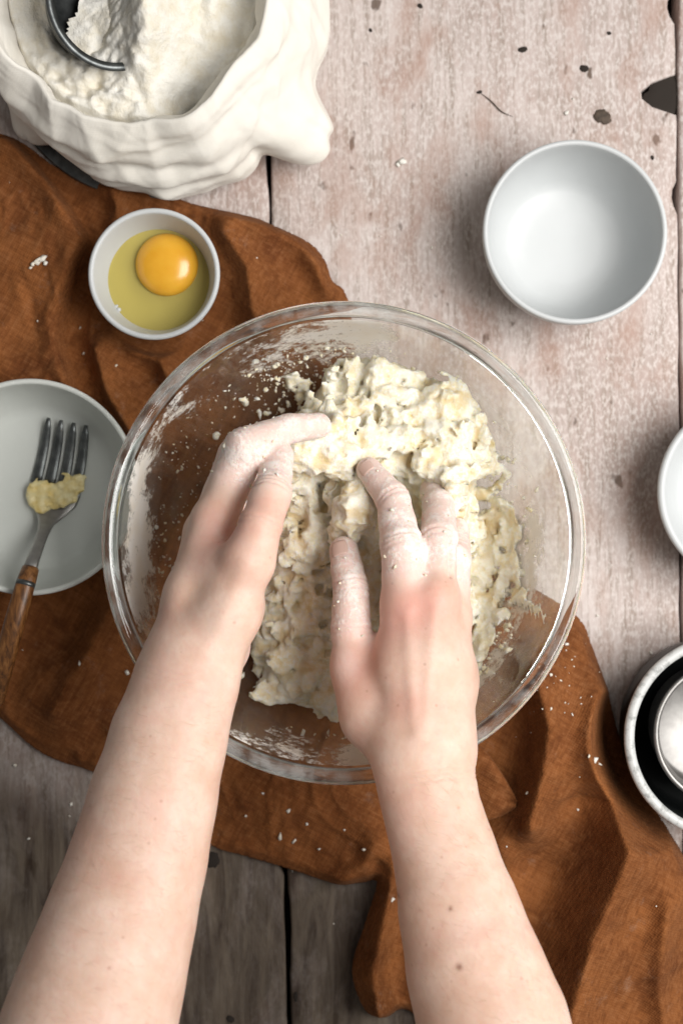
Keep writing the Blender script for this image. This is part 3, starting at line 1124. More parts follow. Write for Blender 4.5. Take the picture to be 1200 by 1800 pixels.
# ------------------------------------------------------------------ fork
def make_fork():
    zb = LEFT_Z + 0.006
    root = empty('fork', P(70, 930, zb))
    tag(root, 'steel fork with brown wooden handle resting in the pale grey shallow bowl', 'fork')
    inv = np.array(root.location)
    def sweep(path, widths, thick, name, material, par, n_c=10, sq=3.0):
        """path (n,3) world, superellipse section width x thick"""
        path = np.array(path)
        vs, fs = [], []
        for i, p in enumerate(path):
            t = path[min(i + 1, len(path) - 1)] - path[max(i - 1, 0)]
            t = t / np.linalg.norm(t)
            side = np.cross(t, [0, 0, 1]); side /= np.linalg.norm(side)
            up = np.cross(side, t)
            for k in range(n_c):
                a = 2 * math.pi * k / n_c
                ca, sa = math.cos(a), math.sin(a)
                ex = math.copysign(abs(ca) ** (2 / sq), ca) * widths[i] / 2
                ey = math.copysign(abs(sa) ** (2 / sq), sa) * thick[i] / 2
                vs.append(p + side * ex + up * ey - inv)
        for i in range(len(path) - 1):
            for k in range(n_c):
                fs.append([i * n_c + k, i * n_c + (k + 1) % n_c, (i + 1) * n_c + (k + 1) % n_c, (i + 1) * n_c + k])
        fs.append(list(range(n_c))[::-1])
        fs.append([(len(path) - 1) * n_c + k for k in range(n_c)])
        return mesh_obj(name, vs, [q[::-1] for q in fs], material, par)
    # axis points (px,py,z)
    z = lambda h: LEFT_Z + h
    # head plate with neck
    ax = [(100, 850, z(.0085)), (97, 868, z(.0080)), (94, 885, z(.0085)), (88, 905, z(.0115)), (82, 920, z(.0165)), (75, 940, z(.0235)), (66, 965, z(.0315)), (58, 985, z(.0375)), (50, 1012, z(.0445))]
    w = [.0300, .0300, .0270, .0170, .0095, .0070, .0070, .0078, .0085]
    th = [.0016, .0016, .0018, .0022, .0026, .0030, .0032, .0040, .0055]
    head = sweep([P(*a) for a in ax], w, th, 'head', M['steel'], root, 12, 3.2)
    base = P(100, 851, z(.0085)); tipc = P(119, 741, z(.0130))
    side = np.cross(tipc - base, [0, 0, 1]); side /= np.linalg.norm(side)
    for k in range(4):
        o = (k - 1.5)
        a = base + side * o * 0.0081
        b = tipc + side * o * 0.0075
        n = 8
        path = [a + (b - a) * t + np.array([0, 0, -0.0028 * math.sin(math.pi * t)]) for t in np.linspace(-0.04, 1, n)]
        sweep(path, [.0066, .0064, .0062, .0060, .0057, .0053, .0044, .0022], [.0018] * 7 + [.0010], 'tine', M['tin'], root, 8, 3)
    hp = spline([P(54, 1000, z(.0430)), P(46, 1025, z(.0480)), P(30, 1080, z(.0500)), P(14, 1140, z(.0470)), P(2, 1190, z(.0420)), P(-10, 1240, z(.036))], 5)
    n = len(hp)
    wd = [.0085 + .0035 * math.sin(math.pi * min(1, (i / n) * 0.75 + 0.12)) for i in range(n)]
    wd[-1] *= 0.6
    sweep(hp, wd, [q * 0.8 for q in wd], 'handle', M['bamboo'], root, 14, 2.3)
    # dark node ring on the bamboo
    sweep([P(46.5, 1023, z(.0478)), P(44, 1031, z(.0487))], [.0112, .0114], [.0092, .0094], 'ferrule', M['tin'], root, 14, 2.3)
    # creamed butter caught on the head
    F = Field(P(40, 925, 0) * [1, 1, 0] + [0, 0, z(.002)], P(170, 800, 0) * [1, 1, 0] + [0, 0, z(.022)], 0.0008)
    for (x, y, r) in ((60, 862, .0050), (68, 880, .0055), (78, 858, .0040), (92, 866, .0042), (108, 868, .0042), (122, 858, .0050), (136, 852, .0042), (116, 880, .0040), (76, 892, .0035), (100, 886, .0030), (118, 838, .0022), (140, 842, .0028)):
        F.ball(P(x, y, z(.0115)), r, .003, (1, 1, .55))
    m_ = np.abs(F.f) < 0.003
    pts = F.points(m_)
    F.f[m_] += (0.0010 * fbm(pts * 300, 3, 8)).astype(np.float32)
    v, f = F.mesh()
    b = mesh_obj('butter_smear', v, f, M['butter'])
    tag(b, 'pale yellow creamed butter stuck across the fork head', 'butter')
make_fork()

# ------------------------------------------------------------------ flour bag, flour and scoop
BAGC = P(287, 75, 0.0)
RIMC = np.array([BAGC[0] - 0.008, BAGC[1] + 0.004, 0.0])
def make_bag():
    cx, cy = BAGC[0], BAGC[1]
    root = empty('flour_bag', (cx, cy, 0.001))
    tag(root, 'open cream cotton bag of flour with rolled rim at upper left', 'bag')
    # profile: s -> (r, z, blend to rim centre)
    prof = [(0.0, 0.0035, 0), (0.050, 0.0035, 0), (0.080, 0.0035, 0), (0.0900, 0.006, 0), (0.0965, 0.014, 0), (0.0988, 0.024, .05), (0.0988, 0.034, .15), (0.0965, 0.045, .3), (0.0932, 0.056, .45), (0.0895, 0.066, .6),
            (0.0850, 0.0755, .75), (0.0803, 0.0830, .9), (0.0772, 0.0865, 1), (0.0752, 0.0874, 1), (0.0736, 0.0862, 1), (0.0722, 0.081, 1), (0.0708, 0.074, 1), (0.0690, 0.066, 1), (0.067, 0.058, 1)]
    pr = spline(prof, 6)
    seg = 340
    ns = len(pr)
    th = np.linspace(0, 2 * math.pi, seg, endpoint=False)
    T, Sx = np.meshgrid(th, np.arange(ns))
    R = pr[:, 0][:, None] * np.ones(seg)
    Z = pr[:, 1][:, None] * np.ones(seg)
    B = pr[:, 2][:, None] * np.ones(seg)
    ct, st = np.cos(T), np.sin(T)
    w = smooth(0.004, 0.02, Z)
    q = np.stack([ct.ravel() * 2.2, st.ravel() * 2.2, Z.ravel() * 9], 1)
    swag = fbm(np.stack([ct.ravel() * 1.6, st.ravel() * 1.6, Z.ravel() * 75 + 5 * vnoise(q * 0.8, 3)], 1), 3, 61).reshape(T.shape)
    fold = fbm(np.stack([ct.ravel() * 6.5, st.ravel() * 6.5, Z.ravel() * 14], 1), 3, 67).reshape(T.shape)
    lump = fbm(q, 3, 71).reshape(T.shape)
    d = w * (0.0007 * swag + 0.0005 * fold + 0.0030 * lump)
    def rid(a, b_, zz, tw, sd):
        return np.abs(vnoise(np.stack([ct.ravel() * a + 4.2, st.ravel() * a, Z.ravel() * zz + tw * ct.ravel() + b_], 1), sd)).reshape(T.shape)
    d += w * (0.0030 - 0.0085 * rid(1.5, 0.0, 17, 2.0, 161) + 0.0010 - 0.0032 * rid(2.8, 3.0, 42, -3.0, 163))
    # sharp draped creases: two swags running round the front
    for (z0, amp, a0, ph) in ((0.050, 0.0030, -1.9, 0.010), (0.030, 0.0026, -1.3, 0.008), (0.066, 0.0022, -0.9, 0.009)):
        zc = z0 + ph * np.cos(1.6 * (T - (a0 + 2 * math.pi)))
        wgt = np.exp(-((((T - a0 + math.pi) % (2 * math.pi)) - math.pi) / 0.9) ** 2)
        d -= 0.8 * amp * wgt * np.exp(-((Z - zc) / 0.0045) ** 2) * w
        d += 0.6 * amp * wgt * np.exp(-((Z - zc - 0.009) / 0.006) ** 2) * w
    # vertical gather lines
    for k in range(16):
        a0 = 2 * math.pi * (k + 0.35 * math.sin(k * 5.1)) / 16
        da = (T - a0 - 0.35 * (Z - 0.04) * 10 * math.sin(k * 2.3) + math.pi) % (2 * math.pi) - math.pi
        d += w * 0.0002 * np.exp(-(da / 0.06) ** 2) * smooth(0.0, 0.04, Z) * smooth(0.084, 0.06, Z) * (0.4 + 0.6 * math.sin(k * 3.7) ** 2)
    # fine crease lines of thin cotton
    cr = vnoise(np.stack([ct.ravel() * 2.6 + 9, st.ravel() * 2.6, Z.ravel() * 60], 1), 63).reshape(T.shape)
    d += w * 0.0004 * (1 - np.clip(np.abs(cr) / 0.16, 0, 1)) ** 2
    cr = vnoise(np.stack([ct.ravel() * 5 + 3, st.ravel() * 5, Z.ravel() * 30 + 3 * ct.ravel()], 1), 65).reshape(T.shape)
    d -= w * 0.0003 * (1 - np.clip(np.abs(cr) / 0.14, 0, 1)) ** 2
    # long sharp folds of the thin cloth: (angle0, z0) -> (angle1, z1) degrees
    for (a0, z0, a1, z1, amp, wd) in ((-20, .080, -75, .030, .0022, .0028), (-38, .070, -100, .022, .0018, .0024), (-60, .082, -120, .040, .0020, .0026), (-95, .074, -150, .046, .0018, .0026), (-10, .060, -48, .012, .0020, .0026),
                                      (-75, .052, -140, .014, .0016, .0022), (-125, .076, -165, .030, .0018, .0026), (5, .075, -20, .020, .0018, .003), (-50, .045, -85, .010, .0016, .0022), (-110, .036, -128, .008, .0014, .002),
                                      (-5, .084, -60, .079, .0012, .0016), (-60, .079, -110, .083, .0012, .0016)):
        A0, A1 = math.radians(a0), math.radians(a1)
        da = (T - A0 + math.pi) % (2 * math.pi) - math.pi
        ux, uz = da * 0.095, Z - z0
        ex, ez = (A1 - A0) * 0.095, z1 - z0
        tt = np.clip((ux * ex + uz * ez) / (ex * ex + ez * ez), 0, 1)
        bow = 0.006 * np.sin(math.pi * tt)
        lat = (ux * ez - uz * ex) / math.hypot(ex, ez) + bow
        dist = np.hypot(ux - tt * ex, uz - tt * ez)
        fade = np.sin(math.pi * np.clip(tt, 0.02, 0.98)) ** 0.5
        on = smooth(0.02, 0.008, dist)
        d += w * on * fade * 0.7 * amp * (np.exp(-np.abs(lat) / wd) - 0.55 * np.exp(-np.abs(lat - 2.2 * wd) / wd))
    # loose corners of the cotton sticking out at the foot
    def ear(a0, wd, amp, z0, z1):
        da = (T - math.radians(a0) + math.pi) % (2 * math.pi) - math.pi
        da = da + 2.0 * (Z - 0.02)
        win = smooth(0.002, 0.008, Z) * smooth(z1, z0, Z)
        return win * (amp * np.exp(-(np.abs(da) / wd) ** 2.6) - 0.16 * amp * np.exp(-((da - 0.25 * wd) / (0.16 * wd)) ** 2) - 0.25 * amp * np.exp(-((da + 1.25 * wd) / (0.3 * wd)) ** 2))
    d += ear(-35, 0.20, 0.027, 0.016, 0.060)
    d += ear(216, 0.13, 0.012, 0.012, 0.040)
    da = (T - math.radians(236) + math.pi) % (2 * math.pi) - math.pi
    d -= 0.010 * np.exp(-(da / 0.30) ** 2) * smooth(0.07, 0.02, Z)
    R = R + d
    Z = Z + w * 0.0070 * B * fbm(np.stack([ct.ravel() * 1.5, st.ravel() * 1.5, 0 * ct.ravel()], 1), 2, 77).reshape(T.shape) + 0.4 * d * B
    ox = (RIMC[0] - cx) * B
    oy = (RIMC[1] - cy) * B
    X = R * ct * 1.0 + ox
    Y = R * st + oy
    V = np.stack([X, Y, Z], -1).reshape(-1, 3)
    idx = np.arange(ns * seg).reshape(ns, seg)
    nxt = np.roll(idx, -1, 1)
    quads = np.stack([idx[:-1], nxt[:-1], nxt[1:], idx[1:]], -1).reshape(-1, 4)[seg:]
    o = mesh_obj('sack', V, quads.tolist() , M['cotton'], root)
    subsurf(o, 1)
make_bag()

def make_flour():
    R = 0.0722
    n, seg = 46, 150
    rr = np.linspace(0, R, n)
    th = np.linspace(0, 2 * math.pi, seg, endpoint=False)
    A, B = np.meshgrid(rr, th, indexing='ij')
    x, y = A * np.cos(B), A * np.sin(B)
    X, Y = x + RIMC[0], y + RIMC[1]
    f = np.stack([X.ravel(), Y.ravel(), 0 * X.ravel()], 1)
    z = 0.0675 + 0.009 * (1 - (A / R) ** 2)
    z += 0.0045 * fbm(f * 34, 3, 81).reshape(A.shape)
    # clumpy area near the front left, smooth troughs on the right
    px = 600 + X * FPX / (H - 0.07)
    py = 900 - Y * FPX / (H - 0.07)
    cl = np.exp(-(((px - 150) / 130) ** 2 + ((py - 150) / 70) ** 2)) + 0.35
    wo = worley(f * 190, 5).reshape(A.shape)
    z += cl * 0.0065 * (0.55 - wo) + cl * 0.0026 * fbm(f * 420, 3, 83).reshape(A.shape)
    d, _, _, _ = poly_nearest(px.ravel(), py.ravel(), [(350, -40), (345, 60), (300, 110)], False)
    z -= 0.010 * np.exp(-(d.reshape(A.shape) / 22) ** 2)
    d, _, _, _ = poly_nearest(px.ravel(), py.ravel(), [(430, -40), (400, 70), (330, 170)], False)
    z -= 0.014 * np.exp(-(d.reshape(A.shape) / 40) ** 2)
    d, _, _, _ = poly_nearest(px.ravel(), py.ravel(), [(255, -20), (270, 70), (250, 120)], False)
    z += 0.006 * np.exp(-(d.reshape(A.shape) / 28) ** 2)
    z += 0.017 * np.exp(-(((px - 268) / 44) ** 2 + ((py - 30) / 100) ** 2))
    # hollow inside the scoop's near wall
    z -= 0.034 * np.exp(-(((px - 143) / 40) ** 4 + ((py - 18) / 64) ** 4))
    z = np.where(A > R * 0.97, z - 0.006, z)
    V = np.stack([X, Y, z], -1).reshape(-1, 3)
    idx = np.arange(n * seg).reshape(n, seg)
    nx = np.roll(idx, -1, 1)
    q = np.stack([idx[:-1], idx[1:], nx[1:], nx[:-1]], -1).reshape(-1, 4)
    o = mesh_obj('flour', V, q, M['flour'])
    tag(o, 'loose white flour heaped inside the cream bag', 'flour', kind='stuff')
    subsurf(o, 1)
    # the scoop: a tilted metal cup pushed into the flour
    c = P(192, 6, 0.0845)
    r = 0.0330
    root = empty('scoop', c)
    tag(root, 'dark metal scoop full of flour pushed into the flour bag', 'scoop')
    prof = [(0.0, -0.030), (0.014, -0.0295), (0.024, -0.026), (0.0298, -0.018), (0.0322, -0.008), (r, 0.0), (r + 0.0030, 0.0006), (r + 0.0030, 0.0016), (r - 0.0016, 0.0010), (0.0308, -0.008), (0.0288, -0.0175), (0.023, -0.025), (0.0, -0.029)]
    v, f = lathe(prof, 72)
    cup = mesh_obj('cup', v, f, M['tin'], root)
    hv = [(0.0, -0.005, 0.0008), (0.0, 0.005, 0.0008), (0.09, 0.0045, 0.004), (0.09, -0.0045, 0.004), (0.0, -0.005, 0.0024), (0.0, 0.005, 0.0024), (0.09, 0.0045, 0.0056), (0.09, -0.0045, 0.0056)]
    hv = [(p[0] + r, p[1], p[2]) for p in hv]
    hd = mesh_obj('handle', hv, [[0, 1, 2, 3], [7, 6, 5, 4], [0, 4, 5, 1], [1, 5, 6, 2], [2, 6, 7, 3], [3, 7, 4, 0]], M['tin'], root, False)
    hd.rotation_euler = (0, 0, math.radians(100))
    root.rotation_euler = (math.radians(5), math.radians(30), 0)
    # the flour held in it
    n, seg = 22, 80
    rr = np.linspace(0, 0.0296, n)
    A, B = np.meshgrid(rr, th[:80] * 0 + np.linspace(0, 2 * math.pi, 80, endpoint=False), indexing='ij')
    x, y = A * np.cos(B), A * np.sin(B)
    f3 = np.stack([x.ravel(), y.ravel(), 0 * x.ravel()], 1)
    z = -0.012 + 0.007 * (1 - (A / r) ** 2) + 0.0030 * fbm(f3 * 130, 4, 88).reshape(A.shape) + 0.004 * x / r + 0.42 * x - 0.006
    cupz = np.interp(A, [0, .023, .0288, .0308, .0314], [-.029, -.025, -.0175, -.008, .001])
    z = np.where(z < cupz + 0.0003, cupz - 0.0007, z)
    V = np.stack([x, y, z], -1).reshape(-1, 3)
    idx = np.arange(n * seg).reshape(n, seg)
    nx = np.roll(idx, -1, 1)
    q = np.stack([idx[:-1], idx[1:], nx[1:], nx[:-1]], -1).reshape(-1, 4)
    edge_ = V[:, 0] - 0.35 * V[:, 1] + 0.0025 * vnoise(V * 260, 4) > -0.013
    q = q[edge_[q].all(1)]
    fo = mesh_obj('scooped_flour', V, q, M['flour'])
    fo.location = c
    fo.rotation_euler = root.rotation_euler
    tag(fo, 'flour heaped in the dark metal scoop', 'flour', kind='stuff')
make_flour()

def make_plate():
    # thin dark tin plate whose edge shows below the bag
    c = P(262, 90, 0.006)
    r = 258 * (H - 0.006) / FPX
    prof = [(0.0, 0.0), (r - 0.010, 0.0), (r, 0.0022), (r + 0.0006, 0.0030), (r - 0.0004, 0.0034), (r - 0.011, 0.0012), (0.0, 0.0010)]
    v, f = lathe(prof, 120)
    o = mesh_obj('tin_plate', v, f, M['tin'])
    o.location = (c[0], c[1], 0.0022)
    tag(o, 'thin dark tin plate under the flour bag', 'plate')
make_plate()

# ------------------------------------------------------------------ the big glass bowl
def make_glass_bowl():
    root = empty('glass_bowl', (BC[0], BC[1], BZ))
    tag(root, 'large clear glass mixing bowl with the dough in the centre', 'bowl')
    rim_r, top = 0.1274, 0.1025
    out = [(r, z) for r, z in BOWL_OUT]
    o2 = spline(out, 4)
    inn = []
    for r, z in BOWL_OUT[:-1]:
        if r < 0.07:
            inn.append((r, 0.0046))
        else:
            inn.append((r - 0.0037, max(0.0046, z + 0.0026)))
    inn.append((0.1192, 0.0965))
    i2 = spline(inn, 4)
    lip = [(0.1243, 0.0985), (0.1262, 0.0992), (rim_r, 0.1005), (rim_r, 0.1022), (0.1262, 0.1036), (0.1240, 0.1040), (0.1220, 0.1034), (0.1204, 0.1016), (0.1196, 0.0990)]
    prof = [tuple(p) for p in o2] + [tuple(p) for p in i2[::-1]]
    prof[0] = (0.0, prof[0][1]); prof[-1] = (0.0, prof[-1][1])
    v, f = lathe(prof, 160)
    body = mesh_obj('glass_body', v, f, M['thin_glass'], root)
    lip = [(0.1194, 0.0969), (0.1212, 0.0968), (0.1228, 0.0969)] + lip
    v, f = lathe(lip, 160, True)
    mesh_obj('rim', v, f, M['glass'], root)
    # flour film on the inside
    pr = [(r, z + 0.0005) for r, z in i2]
    pr2 = [(max(r - 0.0004, 0), z) for r, z in pr][1:-1]
    v, f = lathe([(0.0, pr[0][1])] + pr2[1:], 200)
    fl = mesh_obj('flour_film', v, [q[::-1] for q in f], M['film'], root)
    V = np.array(v)
    wx, wy, wz = V[:, 0] + BC[0], V[:, 1] + BC[1], V[:, 2] + BZ
    px = 600 + wx * FPX / (H - wz)
    py = 900 - wy * FPX / (H - wz)
    rr = np.hypot(V[:, 0], V[:, 1])
    ang = np.degrees(np.arctan2(V[:, 1], V[:, 0]))
    def blob(x, y, sx, sy, a):
        return a * np.exp(-(((px - x) / sx) ** 2 + ((py - y) / sy) ** 2))
    amt = 0.16 + 0 * px
    amt += blob(900, 1060, 90, 140, 0.42) + blob(935, 960, 60, 100, 0.30) + blob(870, 1215, 80, 70, 0.40) + blob(560, 620, 150, 60, 0.28) + blob(640, 570, 90, 40, 0.5)
    amt += blob(480, 640, 90, 60, 0.18) + blob(560, 1330, 120, 40, 0.20) + blob(248, 860, 30, 150, 0.46) + blob(246, 1030, 30, 130, 0.42) + blob(420, 1330, 120, 40, 0.35) + blob(300, 700, 40, 60, 0.35) + blob(640, 1330, 40, 30, 0.5)
    amt += 0.10 * smooth(0.10, 0.118, rr)
    hz = 0.05 + 0.85 * smooth(640, 900, px) * smooth(1500, 700, py + 0.2 * px) + blob(905, 1240, 120, 90, 0.95) + blob(245, 950, 30, 190, 0.3)
    hz *= np.where(px > 500, smooth(0.116, 0.108, rr), 1)
    amt *= np.where(px > 700, 0.25 + 0.75 * smooth(0.116, 0.108, rr), 1)
    attr(fl, 'film', np.clip(amt, 0, 1))
    attr(fl, 'haze', np.clip(hz * 1.2, 0, 0.66))
    return root
make_glass_bowl()

# ------------------------------------------------------------------ dough
DOUGH = [(545, 660), (580, 622), (630, 600), (692, 594), (745, 630), (790, 648), (845, 668), (880, 770), (858, 850), (836, 940), (845, 1040), (830, 1130), (790, 1230), (720, 1300), (640, 1300), (600, 1282), (555, 1268), (500, 1268), (432, 1290), (413, 1240), (430, 1170), (430, 1080), (440, 980), (445, 880), (450, 800), (480, 730), (520, 700)]
def make_dough():
    lo = np.array([-0.075, -0.150, 0.006]); hi = np.array([0.124, 0.105, 0.104])
    F = Field(lo, hi, 0.00125)
    X, Y, Z = np.meshgrid(*[F.lo[k] + np.arange(F.n[k]) * F.h for k in range(3)], indexing='ij', sparse=True)
    x2, y2 = np.meshgrid(X.ravel(), Y.ravel(), indexing='ij')
    xf, yf = x2.ravel(), y2.ravel()
    sc = FPX / (H - 0.045)
    px, py = 600 + xf * sc, 900 - yf * sc
    poly = spline(DOUGH + [DOUGH[0]], 3)[:-1]
    ins = poly_inside(px, py, poly)
    d, _, _, _ = poly_nearest(px, py, poly)
    sd = np.where(ins, d, -d) / sc                     # metres inside the outline
    sd = sd + 0.004 * fbm(np.stack([xf * 60, yf * 60, 0 * xf], 1), 3, 91)
    top = 0.040 + 0 * px
    def hill(x, y, sx, sy, a):
        return a * np.exp(-(((px - x) / sx) ** 2 + ((py - y) / sy) ** 2))
    top += hill(720, 760, 120, 120, 0.026) + hill(620, 660, 80, 60, 0.008) + hill(800, 760, 60, 90, 0.012) + hill(785, 880, 50, 62, 0.036) + hill(830, 980, 40, 80, 0.016)
    top += hill(560, 800, 80, 50, 0.022) + hill(545, 960, 70, 150, 0.024) + hill(540, 1150, 80, 90, 0.014) + hill(480, 1240, 80, 40, 0.008) + hill(700, 1150, 100, 120, 0.004)
    top += hill(628, 900, 30, 46, 0.034) + hill(650, 790, 40, 30, 0.016) + hill(590, 745, 26, 30, 0.030) + hill(535, 805, 38, 32, 0.022)
    edge_f = smooth(-0.002, 0.016, sd)
    top = top * (0.35 + 0.65 * edge_f) - np.where(sd < 0, -sd * 3 + 0.0, 0)
    top = top + 0.0045 * fbm(np.stack([xf * 75, yf * 75, 0 * xf], 1), 3, 95)
    rb = np.hypot(xf - BC[0], yf - BC[1])
    floor = bowl_in_z(np.minimum(rb, 0.1185)) + 0.0012
    # thin floury layer spread over the floor of the bowl at the right
    fr = [(800, 850), (878, 880), (925, 930), (962, 1010), (968, 1090), (940, 1185), (885, 1245), (800, 1265)]
    fi = poly_inside(px, py, fr)
    fd, _, _, _ = poly_nearest(px, py, fr)
    fs_ = np.where(fi, fd, -fd)
    ll = fbm(np.stack([xf * 85, yf * 85, 0 * xf], 1), 4, 93) + smooth(-30, 60, fs_) * 1.1 - 0.16
    ll = ll - 1.5 * smooth(0.099, 0.109, np.hypot(xf - BC[0], yf - BC[1]))
    thick = 0.010 * smooth(0.0, 0.5, ll) - 0.004
    top = np.maximum(top, floor + thick)
    sd = np.maximum(sd, np.where(ll > -0.1, 0.003, sd))
    T = top.reshape(x2.shape)[:, :, None]
    FL = floor.reshape(x2.shape)[:, :, None]
    SD = sd.reshape(x2.shape)[:, :, None]
    f = np.maximum((Z - T) * 0.75, FL - Z)
    f = np.maximum(f, -SD * 0.9)
    F.f = f.astype(np.float32)
    # ridges of dough squeezed up between the right thumb and index finger
    F.cone(P(642, 858, .083), P(624, 900, .088), .0100, .0110, .004)
    F.cone(P(624, 900, .088), P(606, 938, .080), .0110, .0085, .004)
    F.cone(P(655, 930, .078), P(652, 1060, .072), .0100, .0090, .004)
    F.cone(P(520, 790, .085), P(600, 800, .080), .0110, .0120, .005)
    # lumps
    for k in range(420):
        for _ in range(30):
            qx, qy = random.uniform(400, 880), random.uniform(590, 1310)
            if poly_inside(np.array([qx]), np.array([qy]), poly)[0]:
                break
        w = P(qx, qy, 0.045)
        i = int(np.clip(round((w[0] - lo[0]) / F.h), 0, F.n[0] - 1)); j = int(np.clip(round((w[1] - lo[1]) / F.h), 0, F.n[1] - 1))
        zt = float(T[i, j, 0])
        if zt < FL[i, j, 0]:
            continue
        r = random.choice([.003, .004, .005, .006, .008])
        F.ball((w[0], w[1], zt - r * 0.1), r, 0.0016, (random.uniform(.8, 1.4), random.uniform(.8, 1.4), random.uniform(.6, .9)))
    m_ = np.abs(F.f) < 0.009
    pts = F.points(m_)
    w1 = worley(pts * 84 + 0.5 * np.stack([vnoise(pts * 150, s) for s in (1, 2, 3)], 1), 7)
    w2 = worley(pts * 260, 9)
    n1 = fbm(pts * 320, 3, 97)
    # lumpy with open pits between the lumps
    r1 = np.abs(vnoise(pts * np.array([95, 95, 95]) + 3.1, 131))
    r2 = np.abs(fbm(pts * 210 + 7.7, 2, 137))
    F.f[m_] += (0.0040 * (w1 - 0.55) + 0.0042 * (r1 - 0.30) + 0.0022 * (r2 - 0.35) + 0.0008 * (w2 - 0.5) + 0.0007 * n1).astype(np.float32)
    # stay inside the bowl
    F.f = np.maximum(F.f, (FL - Z).astype(np.float32))
    V, q = F.mesh()
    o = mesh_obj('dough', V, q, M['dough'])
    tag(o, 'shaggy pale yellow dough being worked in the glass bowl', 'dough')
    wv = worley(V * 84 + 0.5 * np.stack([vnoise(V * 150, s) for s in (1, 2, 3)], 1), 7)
    yellow_tone = smooth(0.56, 0.88, wv) * 0.62  # deeper yellow in the pits between the lumps
    attr(o, 'yellow_tone', yellow_tone)
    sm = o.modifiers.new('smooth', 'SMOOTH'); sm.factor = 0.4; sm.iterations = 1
make_dough()

